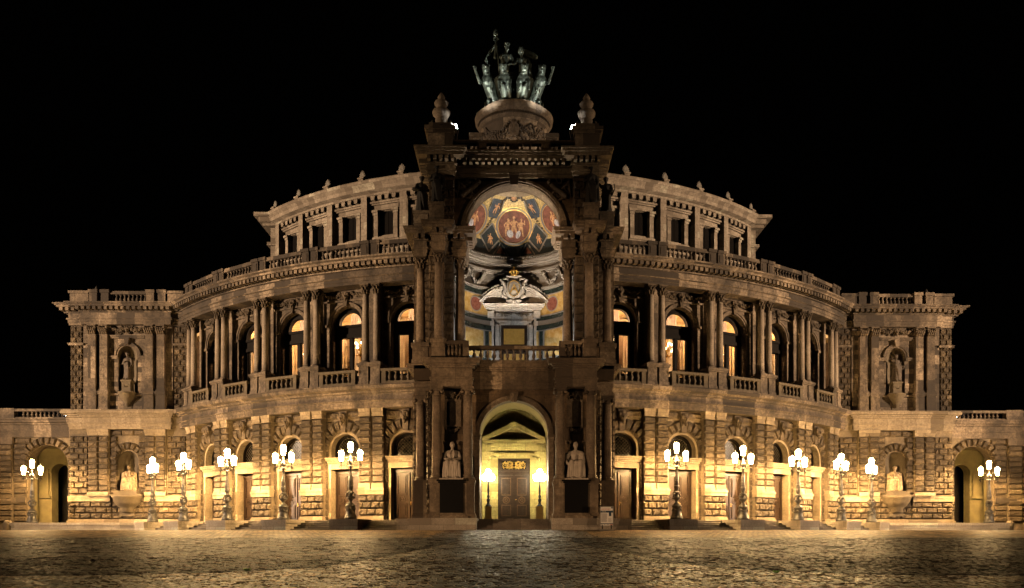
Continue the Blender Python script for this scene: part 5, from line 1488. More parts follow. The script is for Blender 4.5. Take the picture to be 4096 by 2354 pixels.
# the two floodlights on the attic that wash the chariot group
for s in (-1, 1):
    fl = empty("roof_floodlight", (s * 4.08, YT + .4, 27.72))
    tag(fl, "bright white floodlight on the parapet beside the %s roof urn" % ('left' if s < 0 else 'right'), "floodlight", "parapet floodlights")
    mb = MB(); mb.box(-.12, .12, -.12, .12, 0, .06); mb.box(-.05, .05, -.05, .05, .06, .3); mb.frustum(0, 0, .3, .8, .1, .1, .2, .2); mb.build("bracket", 'black_iron', fl)
    mb = MB(); mb.frustum(0, -.0, .82, 1.2, .15, .15, .03, .03); mb.build("lamp_face", 'flood_face', fl)
    spot("roof_floodlight_beam", (s * 4.4, YT + .2, 28.9), (s * .4, QY - .6, 36.6), 7000, 40, 0.6, (1.0, 0.97, 0.9), 0.15)
# ------------------------------------------------------------------ street candelabra
def lantern(mb_g, mb_c, x, z):
    # tapered glass body and its crown; local z is the foot of the glass
    mb_g.lathe([(.15, z + .02), (.235, z + .66), (.12, z + .8)], x, 0, 6, smooth=False)
    mb_c.lathe([(.03, z - .16), (.05, z - .1), (.06, z - .05), (.09, z), (.15, z + .01), (.155, z + .02)], x, 0, 8)
    for k in range(6):
        a = 2 * PI * k / 6; c, s_ = math.cos(a), math.sin(a); mb_c.tube([(x + c * .16, s_ * .16, z), (x + c * .245, s_ * .245, z + .67), (x + c * .25, s_ * .25, z + .8)], .011, 4)
    mb_c.lathe([(.25, z + .66), (.255, z + .68), (.25, z + .69)], x, 0, 6, cap=False)
    mb_c.lathe([(.1, z + .8), (.13, z + .82), (.05, z + .9), (.03, z + 1.0), (.005, z + 1.08)], x, 0, 6)
def make_lamp(loc, rz):
    L = empty("street_lamp", loc, rz)
    mb = MB()
    mb.lathe([(.47, 0), (.47, .18), (.44, .2), (.43, .28), (.38, .36), (.35, .45), (.33, .95), (.38, .98), (.38, 1.06), (.3, 1.1), (.26, 1.2), (.14, 1.26), (.11, 1.36), (.16, 1.46), (.3, 1.6), (.32, 1.68), (.2, 1.74), (.15, 1.82), (.15, 1.95), (.29, 2.02), (.29, 2.06), (.14, 2.14), (.12, 2.2), (.17, 2.3), (.21, 2.45), (.21, 2.58), (.17, 2.62), (.19, 2.66), (.15, 3.0), (.105, 3.5), (.085, 3.9), (.15, 3.95), (.16, 4.04), (.08, 4.08), (.06, 4.16)], 0, 0, 16)
    for k in range(4):
        a = 2 * PI * k / 4 + .4; c, s_ = math.cos(a), math.sin(a); mb.tube([(c * .16, s_ * .16, 1.98), (c * .32, s_ * .32, 1.9), (c * .3, s_ * .3, 1.66)], [.05, .07, .05], 5)
        garl = [(.37 * math.cos(a + t), .37 * math.sin(a + t), .86 - .2 * math.sin(PI * t / 1.57)) for t in (0, .4, .8, 1.2, 1.57)]; mb.tube(garl, .04, 5)
        mb.tube([(c * .16, s_ * .16, 3.0), (math.cos(a + .8) * .18, math.sin(a + .8) * .18, 2.85), (math.cos(a + 1.57) * .16, math.sin(a + 1.57) * .16, 3.0)], .025, 4)
    mb.lathe([(.05, 4.14), (.15, 4.24), (.2, 4.4), (.17, 4.5), (.08, 4.58), (.05, 4.66), (.07, 4.72), (.04, 4.8), (.05, 4.9)], 0, 0, 14)
    mb.build("post", 'iron', L)
    g, c_ = MB(), MB(); lantern(g, c_, 0, 5.04)
    o = c_.build("lantern", 'black_iron', L); g.build("lantern_glass", 'lantern', o)
    for s in (-1, 1):
        mb = MB(); X = lambda q: s * q
        mb.tube([(X(.15), 0, 4.45), (X(.24), 0, 4.66), (X(.36), 0, 4.7), (X(.4), 0, 4.6), (X(.33), 0, 4.54)], .03, 5)
        mb.tube([(X(.1), 0, 4.2), (X(.26), 0, 4.5), (X(.24), 0, 4.2), (X(.36), 0, 4.02), (X(.55), 0, 4.1), (X(.78), 0, 4.12), (X(.9), 0, 4.08), (X(.92), 0, 3.98), (X(.84), 0, 3.96)], .034, 5)
        mb.tube([(X(.78), 0, 3.82), (X(.78), 0, 4.3)], .03, 5); mb.ell((X(.78), 0, 4.12), .06); mb.tube([(X(.55), 0, 4.1), (X(.5), 0, 4.22), (X(.42), 0, 4.2), (X(.44), 0, 4.12)], .022, 4)
        mb.build("arm", 'black_iron', L)
        g, c_ = MB(), MB(); lantern(g, c_, X(.78), 4.42)
        o = c_.build("lantern", 'black_iron', L); g.build("lantern_glass", 'lantern', o)
    return L
lamp0 = None
LAMPS = [(s, k) for s in (-1, 1) for k in range(5)] + [(-1, 9), (1, 9)]
LD = ['nearest the portal on its %s', 'second from the portal on its %s', 'third from the portal on its %s', 'fourth from the portal on its %s, at the bend', 'fifth from the portal on its %s, before the pavilion niche']
for s, k in LAMPS:
    if k < 9: a = s * (16.06 + D * k); loc = (44.75 * math.sin(R_(a)), YC - 44.75 * math.cos(R_(a)), 1.36); rz = R_(a)
    else: loc = (s * 44.5, 77.9, ZP + .004); rz = 0
    if lamp0 is None: lamp0 = make_lamp(loc, rz); o = lamp0
    else: o = copy_tree(lamp0); o.location = loc; o.rotation_euler.z = rz
    sd = 'left' if s < 0 else 'right'
    lab = ("lit three lantern candelabra, the " + LD[k] % sd) if k < 9 else "lit three lantern candelabra standing before the %s arcade archway" % sd
    tag(o, lab, "street lamp", "three lantern candelabra along the front")
    for x, z in ((-.78, 4.42), (.78, 4.42), (0, 5.04)):
        spot("lantern_burner", (loc[0] + x * math.cos(rz), loc[1] + x * math.sin(rz), loc[2] + z + .6), (loc[0] + x * math.cos(rz), loc[1] + x * math.sin(rz) + .0001, loc[2]), 2700 * random.uniform(.8, 1.2), 179, 0.15, (1.0, 0.62, 0.25), 0.12)

# ------------------------------------------------------------------ figures
def hand(mb, p, d, sc=1.0):
    p = Vector(p); d = Vector(d).normalized(); sx = d.cross(Vector((0, 0, 1)))
    if sx.length < .1: sx = Vector((1, 0, 0))
    sx.normalize(); mb.ell(p + d * .06 * sc, (.075 * sc, .06 * sc, .07 * sc))
    for k, ln in enumerate((.13, .16, .17, .14)):
        b = p + d * .1 * sc + sx * (k - 1.5) * .036 * sc; mb.cap(b, b + (d + sx * (k - 1.5) * .16) * ln * sc + Vector((0, 0, -.02)), .02 * sc, .016 * sc, 5)
    mb.cap(p + sx * .06 * sc, p + sx * .13 * sc + d * .1 * sc, .023 * sc, .018 * sc, 5)
def head(mb, p, sc=1.0, turn=0.0, beard=False, hair='short'):
    p = Vector(p); m = Matrix.Rotation(turn, 3, 'Z'); q = lambda x, y, z: p + m @ Vector((x, y, z)) * sc
    mb.ell(q(0, 0, 0), (.145 * sc, .175 * sc, .215 * sc), m, 12, 10); mb.ell(q(0, -.03, -.11), (.11 * sc, .14 * sc, .12 * sc), m)
    mb.ell(q(0, -.19, -.02), (.03 * sc, .045 * sc, .06 * sc), m); mb.ell(q(0, -.16, .07), (.1 * sc, .035 * sc, .03 * sc), m); mb.ell(q(0, -.165, -.1), (.05 * sc, .03 * sc, .02 * sc), m)
    for s in (-1, 1): mb.ell(q(s * .15, .0, -.01), (.025 * sc, .04 * sc, .06 * sc), m); mb.ell(q(s * .055, -.15, .035), (.028 * sc, .02 * sc, .018 * sc), m)
    mb.ell(q(0, .05, .09), (.165 * sc, .17 * sc, .165 * sc), m)
    if beard: mb.ell(q(0, -.12, -.2), (.1 * sc, .09 * sc, .14 * sc), m)
    if hair == 'long':
        for s in (-1, 1): mb.ell(q(s * .14, .05, -.08), (.07 * sc, .12 * sc, .2 * sc), m)
        mb.ell(q(0, .18, .02), (.12 * sc, .1 * sc, .15 * sc), m)
    if hair == 'wreath':
        for k in range(11): a = 2 * PI * k / 11; mb.ell(q(.17 * math.cos(a), .03 + .18 * math.sin(a), .13), (.06 * sc, .06 * sc, .07 * sc), m, 6, 4)
def folds(mb, n, x0, x1, ytop, ybot, ztop, zbot, r=.09, spread=1.25):
    for k in range(n):
        t = k / (n - 1); x = x0 + (x1 - x0) * t
        mb.tube([(x, ytop + random.uniform(-.04, .04), ztop), (x * (1 + spread) / 2 + random.uniform(-.03, .03), (ytop + ybot) / 2 - .03, (ztop + zbot) / 2), (x * spread, ybot, zbot)], [r * .8, r, r * 1.15], 6)
def seated(variant):
    mb = MB()
    mb.box(-.52, .52, .0, .62, 0, 1.0)
    mb.ell((0, .12, 1.12), (.42, .36, .26)); mb.cap((0, .12, 1.1), (0, .14, 1.7), .33, .34, 12); mb.ell((0, .08, 1.66), (.4, .26, .28), None, 12, 8)
    for s in (-1, 1):
        mb.cap((s * .08, .14, 1.86), (s * .4, .14, 1.82), .18, .16)
        mb.cap((s * .2, .05, 1.1), (s * .3, -.6, 1.14), .23, .19)
        mb.cap((s * .3, -.62, 1.1), (s * .25, -.52 - (.18 if variant != 'cloak' and s > 0 else 0), .14), .17, .12); mb.cap((s * .25, -.55, .08), (s * .29, -.86, .07), .1, .08)
        folds(mb, 4, s * .36, s * .62, .2, .22, 1.85, .08, .12, 1.05)
    mb.cap((0, .1, 1.9), (0, .06, 2.12), .12, .11)
    head(mb, (0, .02, 2.34), 1.08, .25 if variant == 'cloak' else -.3, beard=variant in ('poet',), hair='wreath' if variant == 'poet' else 'short')
    mb.ell((0, -.28, 1.12), (.52, .45, .2)); folds(mb, 8, -.5, .5, -.58, -.6, 1.15, .06, .09, 1.1); folds(mb, 5, -.3, .3, -.3, -.66, 1.3, .95, .07, 1.2)
    if variant == 'book':
        mb.cap((-.44, .1, 1.82), (-.62, .0, 1.4), .14, .12); mb.cap((-.62, .0, 1.4), (-.6, -.42, 1.12), .11, .08); hand(mb, (-.6, -.44, 1.12), (0, -.7, -.5))
        mb.cap((.44, .1, 1.82), (.62, -.05, 1.45), .14, .12); mb.cap((.62, -.05, 1.45), (.42, -.38, 1.55), .11, .08); hand(mb, (.42, -.4, 1.55), (-.5, -.3, .5)); mb.box(.2, .5, -.48, -.4, 1.2, 1.62)
        folds(mb, 4, .3, .55, -.1, -.2, 1.8, 1.1, .09, 1.1)
    else:
        for s in (-1, 1):
            mb.cap((s * .44, .1, 1.82), (s * .58, -.04, 1.42), .14, .12); mb.cap((s * .58, -.04, 1.42), (s * .16, -.42, 1.32), .11, .08); hand(mb, (s * .16, -.42, 1.32), (-s, -.3, -.2))
        for s in (-1, 1): mb.tube([(s * .1, -.1, 1.98), (s * .16, -.2, 1.7), (s * .1, -.22, 1.4)], [.07, .08, .05], 6)
    if variant == 'poet': mb.box(-.3, .35, -.56, -.3, 1.34, 1.44)
    return mb
def standing(variant, h=2.55):
    mb = MB(); fo = lambda a, z: 1 + .09 * math.sin(9 * a + z * 2) + .05 * math.sin(5 * a - 1)
    mb.lathe([(.44, 0), (.43, .1), (.36, .6), (.33, 1.1), (.36, 1.35), (.3, 1.55)], 0, .05, 28, fold=fo)
    mb.cap((0, .05, 1.4), (0, .05, 1.95), .27, .3, 12); mb.ell((0, .02, 1.92), (.34, .23, .26))
    for s in (-1, 1): mb.cap((s * .08, .06, 2.08), (s * .32, .06, 2.04), .14, .13)
    mb.cap((0, .04, 2.1), (0, .02, 2.28), .1, .095); head(mb, (0, -.02, 2.46), .95, .4 if variant in ('lyre', 'robe') else -.5, hair='wreath')
    for s in (-1, 1): mb.cap((s * .14, -.2, .06), (s * .18, -.48, .05), .09, .07)
    for k in range(5): mb.tube([(-.25 + .1 * k, -.22, 1.75), (-.05 + .09 * k, -.34, 1.2), (.1 + .05 * k, -.36, .1)], [.05, .07, .06], 6)
    if variant == 'robe':
        mb.cap((-.34, .05, 2.02), (-.48, -.05, 1.6), .12, .1); mb.cap((-.48, -.05, 1.6), (-.1, -.36, 1.72), .09, .07); hand(mb, (-.1, -.36, 1.72), (.6, -.1, .5), .9)
        mb.cap((.34, .05, 2.02), (.46, .0, 1.58), .12, .1); mb.cap((.46, 0, 1.58), (.4, -.2, 1.2), .09, .07); hand(mb, (.4, -.2, 1.2), (0, -.2, -1), .9); folds(mb, 4, .3, .5, .15, .1, 2.0, .3, .09, 1.1)
    elif variant == 'drum':
        mb.cap((-.34, .05, 2.02), (-.5, -.08, 1.62), .12, .1); mb.cap((-.5, -.08, 1.62), (-.55, -.32, 1.5), .09, .07); hand(mb, (-.55, -.34, 1.5), (-.3, -.8, .1), .9)
        mb.cap((.34, .05, 2.02), (.46, -.1, 1.65), .12, .1); mb.cap((.46, -.1, 1.65), (-.1, -.38, 1.55), .09, .07); mb.lathe([(.02, 1.42), (.28, 1.44), (.28, 1.58), (.02, 1.6)], -.55, -.4, 14)
    else:
        mb.cap((-.34, .05, 2.02), (-.55, -.1, 2.3), .12, .1); mb.cap((-.55, -.1, 2.3), (-.5, -.3, 2.05), .09, .07); hand(mb, (-.5, -.3, 2.05), (.3, -.5, -.5), .9)
        mb.cap((.34, .05, 2.02), (.5, .0, 1.6), .12, .1); mb.cap((.5, 0, 1.6), (.5, -.28, 1.5), .09, .07); hand(mb, (.5, -.28, 1.5), (.1, -.8, .3), .9)
        mb.tube([(.55, -.3, 1.2), (.75, -.3, 1.6), (.7, -.3, 2.0)], .05, 6); mb.tube([(.45, -.3, 1.2), (.3, -.3, 1.6), (.38, -.3, 1.95)], .05, 6)
    return mb
def statue(mb, name, mat, loc, label, rot=0.0, scale=1.0, voxel=.04, group=None, plinth=None):
    e = empty(name, loc, rot); e.scale = (scale,) * 3
    remeshed(mb, "figure", mat, e, (0, 0, plinth or 0), 0, voxel, 2)
    if plinth: q = MB(); q.box(-.8, .8, -1.0, .68, 0, plinth); q.build("plinth", mat, e)
    tag(e, label, "statue", group); return e
# portal statues on black granite pedestals
for s in (-1, 1):
    sd = 'left' if s < 0 else 'right'
    pe = empty("statue_pedestal", (s * 4.25, 57.75, 1.3)); tag(pe, "black polished granite pedestal between the %s portal columns" % sd, "pedestal", "black statue pedestals")
    mb = MB(); mb.box(-.8, .8, -.75, .7, .36, 2.38); mb.build("block", 'black_stone', pe)
    mb = MB(); mb.box(-1.12, 1.12, -.98, .7, 0, .14); mb.frustum(0, 0, .14, .36, 1.02, .86, .84, .72); mb.build("foot", 'portal_trim', pe, uv='box')
    mb = MB(); mb.box(-.9, .9, -.84, .7, 2.38, 2.5); mb.box(-1.0, 1.0, -.95, .7, 2.5, 2.62); mb.build("cap", 'black_stone', pe)
    if s < 0: statue(seated('cloak'), "seated_statue", 'marble_white', (s * 4.25, 57.75, 3.92), "white marble statue of a seated man in a cloak with hands folded, on black pedestal", 0, 1.0, .03, plinth=.08)
    else: statue(seated('book'), "seated_statue", 'marble_white', (s * 4.25, 57.75, 3.92), "white marble statue of a seated man holding a book on his knee, on black pedestal", 0, 1.0, .03, plinth=.08)
statue(seated('plain'), "niche_statue", 'warm_statue', (-36.85, YW + .3, 4.42), "seated stone figure in the lit ground floor niche of the left pavilion", .2, .95, .04, "seated niche figures")
statue(seated('poet'), "niche_statue", 'warm_statue', (36.85, YW + .3, 4.42), "seated bearded stone figure in the lit ground floor niche of the right pavilion", -.2, .95, .04, "seated niche figures")
statue(standing('robe'), "niche_statue", 'dark_statue', (-36.85, YW + .05, 14.95), "dark standing robed figure in the upper niche of the left pavilion", -.2, 1.0, .04, "standing niche figures")
statue(standing('lyre'), "niche_statue", 'dark_statue', (36.85, YW + .05, 14.95), "dark standing robed figure in the upper niche of the right pavilion", .2, 1.0, .04, "standing niche figures")
for s in (-1, 1):
    sd = 'left' if s < 0 else 'right'
    mb = MB()
    for x, y in ((6.52, 59.3), (5.3, 57.75)): mb.box(s * x - .5, s * x + .5, y - .5, y + .6, 21.5, 22.7); mb.box(s * x - .58, s * x + .58, y - .58, y + .6, 22.7, 22.9)
    wpart(mb, "statue_block", 'portal_trim', 'box')
    statue(standing('drum' if s < 0 else 'lyre'), "parapet_statue", 'silhouette', (s * 6.52, 59.3, 22.9), "black silhouetted standing figure on the outer %s corner of the portal, against the drum windows" % sd, -s * .4, .98, .045, "silhouetted portal figures")
    statue(standing('robe'), "parapet_statue", 'silhouette', (s * 5.3, 57.6, 22.9), "black silhouetted standing figure before the %s attic pier of the portal" % sd, 0, .98, .045, "silhouetted portal figures")

# ------------------------------------------------------------------ bronze chariot group
QG = empty("chariot_group", (0, QY, 32.25))
tag(QG, "dark bronze chariot group with four rearing panthers and two figures on round pedestal", "sculpture")
def q(mb, name, voxel=.045): return remeshed(mb, name, 'bronze', QG, (0, -QY, -32.25), 0, voxel, 1)
def panther(x0, x1, x2, y, zr, paw):
    mb = MB(); sg = 1 if x2 > 0 else -1
    mb.cap((x0, y + .55, zr + .95), (x1, y - .35, zr + 2.0), .42, .47, 12); mb.ell((x1, y - .4, zr + 1.95), (.5, .4, .5), None, 12, 8); mb.ell((x0, y + .6, zr + .85), (.5, .46, .48))
    mb.cap((x1, y - .4, zr + 2.2), (x2, y - .65, zr + 2.6), .3, .26); mb.ell((x2, y - .75, zr + 2.72), (.3, .34, .28), None, 10, 8); mb.ell((x2, y - 1.08, zr + 2.62), (.16, .18, .14))
    for k in (-1, 1): mb.ell((x2 + k * .22, y - .65, zr + 2.98), (.1, .06, .1)); mb.ell((x2 + k * .12, y - 1.05, zr + 2.82), (.05, .05, .04))
    mb.tube([(x1 - .28, y - .5, zr + 2.33), (x1, y - .8, zr + 2.3), (x1 + .28, y - .5, zr + 2.33)], .06, 6)
    for k in (-1, 1):
        hx = x0 + k * .33
        mb.cap((hx, y + .5, zr + .85), (hx + k * .08, y - .05, zr + .62), .26, .18); mb.cap((hx + k * .08, y - .05, zr + .6), (hx + k * .02, y + .3, zr + .22), .14, .1); mb.cap((hx + k * .02, y + .3, zr + .2), (hx, y + .05, zr + .06), .1, .11); mb.cap((hx, y + .05, zr + .06), (hx, y - .15, zr + .06), .1, .08)
        sx = x1 + k * .36
        if k == paw:
            ex = sx + k * .22; mb.cap((sx, y - .45, zr + 1.95), (ex, y - .8, zr + 1.6), .17, .13); mb.cap((ex, y - .8, zr + 1.6), (ex + k * .3, y - 1.0, zr + 2.4), .13, .1); mb.ell((ex + k * .32, y - 1.03, zr + 2.5), (.13, .1, .13))
            for c in range(4): mb.cap((ex + k * .32 + (c - 1.5) * .07, y - 1.04, zr + 2.55), (ex + k * .34 + (c - 1.5) * .1, y - 1.1, zr + 2.7), .04, .025, 5)
        else:
            mb.cap((sx, y - .45, zr + 1.9), (sx + k * .05, y - .9, zr + 1.55), .17, .13); mb.cap((sx + k * .05, y - .9, zr + 1.55), (sx, y - 1.0, zr + .95), .12, .09); mb.ell((sx, y - 1.08, zr + .9), (.11, .15, .1))
    mb.tube([(x0, y + .95, zr + .9), (x0 + sg * .3, y + 1.2, zr + .5), (x0 + sg * .5, y + 1.1, zr + .1)], .07, 6)
    q(mb, "panther")
for s in (-1, 1):
    panther(s * 1.5, s * 1.98, s * 2.1, 63.2, 32.25, s)
    panther(s * .55, s * .7, s * .8, 62.9, 32.15, 5)
mb = MB(); mb.lathe([(1.5, 32.3), (1.55, 32.6), (1.35, 33.6), (1.55, 35.0), (1.62, 35.1), (1.62, 35.25), (1.45, 35.25)], 0, 65.0, 24, PI, 2 * PI, cap=False); garland(mb, -1.3, 1.3, 34.9, .5, 63.75, .16, 20, 4); mask(mb, 0, 63.5, 34.3, 1.3); mb.box(-1.2, 1.2, 64.9, 66.2, 32.5, 33.4)
mb.tube([(-2.55, 65.2, 32.95), (2.55, 65.2, 32.95)], .1, 8)
for s in (-1, 1): mb.lathe([(.12, 0), (.2, .1), (.24, .2), (.1, .38), (.01, .45)], 0, 0, 8); n_ = 5 * 8; mb.v[-n_:] = [(s * (2.5 + z), 65.2 + y, 32.95 + x) for x, y, z in mb.v[-n_:]]
mb.build("chariot_body", 'bronze', QG, (0, -QY, -32.25))
for s in (-1, 1):
    mb = MB()
    for k in range(20):
        a, b = 2 * PI * k / 20, 2 * PI * (k + 1) / 20; mb.tube([(s * 2.2, 65.2 + .75 * math.cos(a), 32.98 + .75 * math.sin(a)), (s * 2.2, 65.2 + .75 * math.cos(b), 32.98 + .75 * math.sin(b))], .07, 6)
    for k in range(8): a = 2 * PI * k / 8; mb.tube([(s * 2.2, 65.2, 32.98), (s * 2.2, 65.2 + .72 * math.cos(a), 32.98 + .72 * math.sin(a))], .045, 5)
    mb.build("wheel", 'bronze', QG, (0, -QY, -32.25))
def q(mb, name, voxel=.045): return remeshed(mb, name, 'bronze', QG, (0, -QY, -31.9), 0, voxel, 1)
y = 64.4; mb = MB()   # male figure with staff
mb.lathe([(.42, 33.6), (.4, 34.2), (.36, 35.0), (.3, 35.6)], -.68, y + .1, 20, fold=lambda a, z: 1 + .1 * math.sin(7 * a))
mb.cap((-.68, y, 35.4), (-.68, y - .05, 36.4), .3, .36, 12); mb.ell((-.68, y - .1, 36.45), (.43, .28, .34), None, 12, 8); mb.ell((-.84, y - .3, 36.5), (.18, .1, .15)); mb.ell((-.5, y - .3, 36.5), (.18, .1, .15))
mb.cap((-.64, y, 36.75), (-.58, y - .05, 37.05), .14, .13); head(mb, (-.55, y - .08, 37.35), 1.25, .5, True, 'wreath')
mb.cap((-1.05, y, 36.65), (-1.45, y - .1, 36.45), .17, .13); mb.cap((-1.45, y - .1, 36.45), (-1.38, y - .3, 37.4), .13, .09); hand(mb, (-1.38, y - .3, 37.42), (0, -.1, 1), 1.2)
mb.cap((-.3, y, 36.65), (.0, y - .15, 36.1), .16, .12); mb.cap((0, y - .15, 36.1), (-.35, y - .5, 35.7), .12, .09); hand(mb, (-.35, y - .5, 35.7), (-.5, -.5, -.2), 1.2)
f1 = q(mb, "standing_male_figure", .04)
mb = MB(); mb.tube([(-1.1, y - .5, 34.8), (-1.38, y - .38, 38.0)], .035, 6); mb.lathe([(.02, 37.85), (.17, 37.95), (.2, 38.1), (.15, 38.35), (.02, 38.55)], -1.4, y - .38, 10)
for k in range(5): a = 2 * PI * k / 5; mb.ell((-1.38 + .16 * math.cos(a), y - .38 + .16 * math.sin(a), 37.72), (.09, .09, .07))
mb.build("staff", 'bronze', QG, (0, -QY, -31.9))
def ribbon(pts, w, name):
    mb = MB(); v = []; n = len(pts)
    for j in range(5):
        t = j / 4 - .5
        for i, (x, yy, z) in enumerate(pts): v.append((x + .12 * t, yy + .12 * math.sin(j * 2.2 + i * 1.1), z + t * w[i]))
    f = [(j * n + i, j * n + i + 1, (j + 1) * n + i + 1, (j + 1) * n + i) for j in range(4) for i in range(n - 1)]
    mb.add(v, f, True); o = mb.build(name, 'bronze', QG, (0, -QY, -31.9)); sd = o.modifiers.new("thick", 'SOLIDIFY'); sd.thickness = .05
ribbon([(-1.3, y - .1, 37.45), (-1.55, y, 37.35), (-1.75, y + .1, 37.05), (-2.0, y + .05, 36.8), (-2.15, y, 36.45), (-2.05, y, 36.1)], [.25, .35, .4, .45, .4, .25], "drapery")
mb = MB()   # female figure with veil
mb.lathe([(.46, 33.6), (.42, 34.2), (.38, 35.0), (.3, 35.5)], .66, y + .1, 20, fold=lambda a, z: 1 + .1 * math.sin(8 * a))
mb.cap((.66, y, 35.3), (.66, y - .05, 36.2), .28, .31, 12); mb.ell((.66, y - .08, 36.2), (.36, .25, .3), None, 12, 8)
for k in (-1, 1): mb.ell((.66 + k * .17, y - .32, 36.2), (.14, .08, .14))
mb.cap((.62, y, 36.5), (.55, y - .05, 36.8), .12, .11); head(mb, (.53, y - .08, 37.08), 1.2, -.25, False, 'long')
mb.cap((1.0, y, 36.4), (1.25, y - .2, 35.9), .14, .11); mb.cap((1.25, y - .2, 35.9), (1.2, y - .5, 35.2), .11, .08); hand(mb, (1.2, y - .5, 35.2), (0, -.3, -1), 1.1)
mb.cap((.32, y, 36.4), (.1, y - .3, 35.9), .14, .11); mb.cap((.1, y - .3, 35.9), (-.1, y - .55, 35.7), .1, .08); hand(mb, (-.1, y - .55, 35.7), (-.7, -.4, 0), 1.1)
q(mb, "standing_female_figure", .04)
ribbon([(.6, y + .12, 37.2), (.9, y + .2, 37.0), (1.2, y + .25, 36.85), (1.5, y + .2, 36.75), (1.8, y + .1, 36.6)], [.3, .45, .5, .5, .3], "veil")
ribbon([(1.0, y - .1, 36.2), (1.15, y - .1, 35.6), (1.25, y - .15, 35.0), (1.35, y - .1, 34.5)], [.3, .4, .4, .3], "drapery")

# ------------------------------------------------------------------ candelabra in the porch
pc = None
for s in (-1, 1):
    loc = (s * 1.86, 60.7, 1.28); sd = 'left' if s < 0 else 'right'
    if pc is None:
        pc = empty("porch_candelabrum", loc)
        mb = MB(); mb.box(-.3, .3, -.3, .3, 0, .12); mb.box(-.24, .24, -.24, .24, .12, .82); mb.box(-.3, .3, -.3, .3, .82, .95); mb.build("pedestal", 'porch', pc, uv='box')
        mb = MB(); mb.lathe([(.22, .95), (.22, 1.0), (.12, 1.1), (.08, 1.25), (.12, 1.35), (.13, 1.45), (.05, 1.55), (.1, 1.62), (.1, 1.72), (.05, 1.8), (.09, 2.1), (.04, 2.6), (.06, 2.7), (.03, 2.9), (.03, 3.05)], 0, 0, 12)
        for k in (-1, 1): mb.tube([(0, 0, 2.72), (k * .14, 0, 2.66), (k * .25, 0, 2.72), (k * .26, 0, 2.85)], .025, 5)
        mb.tube([(0, 0, 2.72), (0, -.14, 2.66), (0, -.25, 2.72), (0, -.26, 2.85)], .025, 5); mb.build("stem", 'black_iron', pc)
        for x, yy, z in ((-.26, 0, 3.06), (.26, 0, 3.06), (0, -.26, 3.06), (0, 0, 3.4)):
            mb = MB(); mb.ell((x, yy, z), (.22, .22, .26), None, 12, 8); mb.build("globe", 'globe', pc)
        o = pc
    else: o = copy_tree(pc); o.location = loc
    tag(o, "black candelabrum with glowing white globes %s of the portal door" % sd, "candelabrum", "porch candelabra")

# ------------------------------------------------------------------ poster stand
SG = empty("poster_stand", (6.2, 55.9, gz(55.9)))
tag(SG, "white poster stand headed GEÖFFNET beside the right portal podium", "sign")
mb = MB(); mb.box(-.46, .46, -.22, .22, 0, .09); mb.build("foot", 'alu', SG)
for x in (-.3, .3): mb = MB(); mb.box(x - .035, x + .035, -.03, .03, .09, .36); mb.build("post", 'black_iron', SG)
mb = MB(); mb.box(-.44, .44, .0, .05, .32, 1.6)
for a in ((-.46, .46, .28, .33), (-.46, .46, 1.58, 1.63)): mb.box(a[0], a[1], -.03, .055, a[2], a[3])
for x in (-.445, .445): mb.box(x - .02, x + .02, -.031, .056, .331, 1.579)
mb.build("frame", 'alu', SG)
mb = MB(); mb.box(-.42, .42, -.012, -.001, .335, 1.575); pp = mb.build("poster", 'paper', SG)
mb = MB(); mb.box(-.42, .42, -.016, -.0125, 1.2, 1.33); mb.box(-.42, .42, -.016, -.0125, .44, .49); mb.box(.14, .3, -.017, -.0165, .97, 1.2); mb.box(.3, .39, -.016, -.0125, 1.48, 1.57); mb.build("navy_bands", 'ink_blue', pp)
text_mesh("GEÖFFNET", "headline", .15, 'ink_red', pp, (-.06, -.0135, 1.37), ext=.002, sx=.86)
text_mesh("Touren", "subtitle", .1, 'paper', pp, (-.2, -.0175, 1.235), ext=.002)
mb = MB()
for k in range(12): mb.box(-.37, .03 - .05 * random.random(), -.015, -.0125, 1.12 - .048 * k, 1.145 - .048 * k)
for k in range(6): mb.box(.1, .36 - .08 * random.random(), -.015, -.0125, .8 - .045 * k, .815 - .045 * k)
for x, w in ((-.36, .09), (-.2, .1), (.0, .14)): mb.box(x, x + w, -.015, -.0125, .38, .41)
mb.build("small_print", 'ink_grey', pp)
mb = MB()
for x in (.2, .27, .34): mb.box(x, x + .05, -.015, -.0125, .36, .42)
mb.build("red_marks", 'ink_red', pp)

# ------------------------------------------------------------------ litter and weeds on the square
def gpt(xs, ysrc):
    d = 1.65 / ((ysrc - 2150) / FPX + .0374); return ((xs - 2056) / FPX * d, d, gz(d))
x, y, z = gpt(437, 2188); mb = MB(); mb.box(-.16, .16, -.05, .05, .0, .012); mb.box(-.1, .14, -.04, .04, .012, .03)
tag(mb.build("paper_scrap", 'litter', None, (x, y, z + .006)), "flat white paper scrap lying on the dark setts at the left", "litter")
x, y, z = gpt(1584, 2183); mb = MB(); mb.ell((0, 0, .02), (.07, .05, .03)); mb.ell((.05, .02, .03), (.04, .04, .025))
tag(mb.build("crumpled_wrapper", 'litter', None, (x, y, z + .004)), "small crumpled white wrapper at the edge of the light carriage path", "litter")
def weed(loc, n, h, label):
    mb = MB()
    for k in range(n):
        a = random.uniform(0, 6.28); r = random.uniform(.01, .06); l = h * random.uniform(.5, 1)
        mb.tube([(r * .3 * math.cos(a), r * .3 * math.sin(a), 0), (r * math.cos(a), r * math.sin(a), l * .6), (r * 1.9 * math.cos(a), r * 1.9 * math.sin(a), l)], [.012, .014, .003], 4)
    tag(mb.build("weed", 'weed', None, loc), label, "weed", "weeds between the setts")
x, y, z = gpt(994, 2284); weed((x, y, z), 14, .08, "green weed tuft at the left kerb of the light carriage path")
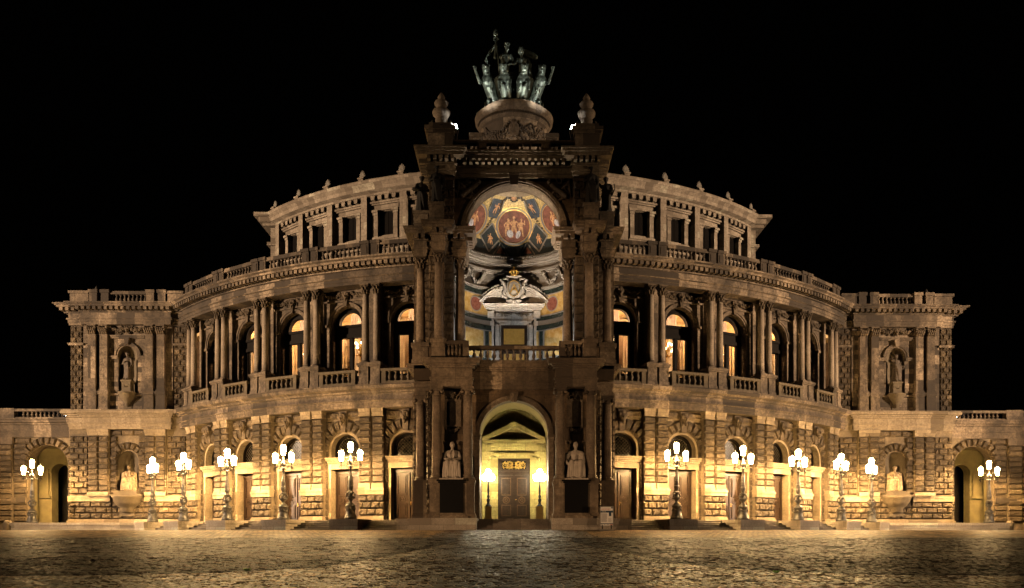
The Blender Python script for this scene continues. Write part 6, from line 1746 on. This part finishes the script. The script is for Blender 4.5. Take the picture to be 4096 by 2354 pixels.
x, y, z = gpt(3110, 2294); weed((x, y, z), 26, .07, "spreading green weed at the right kerb of the light carriage path")
# ------------------------------------------------------------------ give far-apart pieces of one part an object each
import bmesh
KEEP = ("headline", "subtitle", "small_print", "red_marks", "handle", "ground", "road", "navy_bands", "foliage", "weed")
def components(n, a, b):
    lab = np.arange(n)
    while True:
        m = np.minimum(lab[a], lab[b]); new = lab.copy()
        np.minimum.at(new, a, m); np.minimum.at(new, b, m); new = new[new]
        if (new == lab).all(): return lab
        lab = new
def piece_of_vertex(me):
    nv, ne = len(me.vertices), len(me.edges)
    co = np.empty(nv * 3); me.vertices.foreach_get("co", co); co = co.reshape(-1, 3)
    ed = np.empty(ne * 2, dtype=np.int32); me.edges.foreach_get("vertices", ed); ed = ed.reshape(-1, 2)
    roots, isl = np.unique(components(nv, ed[:, 0], ed[:, 1]), return_inverse=True); k = len(roots)
    if k < 2 or k > 800: return None
    lo = np.full((k, 3), np.inf); hi = np.full((k, 3), -np.inf)
    np.minimum.at(lo, isl, co); np.maximum.at(hi, isl, co)
    size = (hi - lo).max(axis=1)
    gap = np.maximum(0.0, np.maximum(lo[:, None] - hi[None], lo[None] - hi[:, None]))
    near = np.sqrt((gap ** 2).sum(axis=2)) <= np.maximum(0.02, 0.48 * np.maximum(size[:, None], size[None]))
    a, b = np.nonzero(np.triu(near, 1))
    r2, pc = np.unique(components(k, a, b) if len(a) else np.arange(k), return_inverse=True)
    return (len(r2), pc[isl]) if 2 <= len(r2) <= 60 else None
users = {}
for o in list(COL.objects):
    if o.type == 'MESH' and o.parent is not None and not any(w in o.name for w in KEEP): users.setdefault(o.data, []).append(o)
for me, objs in list(users.items()):
    got = piece_of_vertex(me)
    if got is None: continue
    n, pv = got; name = me.name.split('.')[0]; parts = []
    for p in range(n):
        m2 = me.copy(); m2.name = name
        bm = bmesh.new(); bm.from_mesh(m2); bm.verts.ensure_lookup_table()
        bmesh.ops.delete(bm, geom=[v for v, q_ in zip(bm.verts, pv) if q_ != p], context='VERTS')
        bm.to_mesh(m2); bm.free(); parts.append(m2)
    for o in objs:
        for m2 in parts[1:]:
            c = o.copy(); c.data = m2; COL.objects.link(c); c.parent = o.parent
        o.data = parts[0]
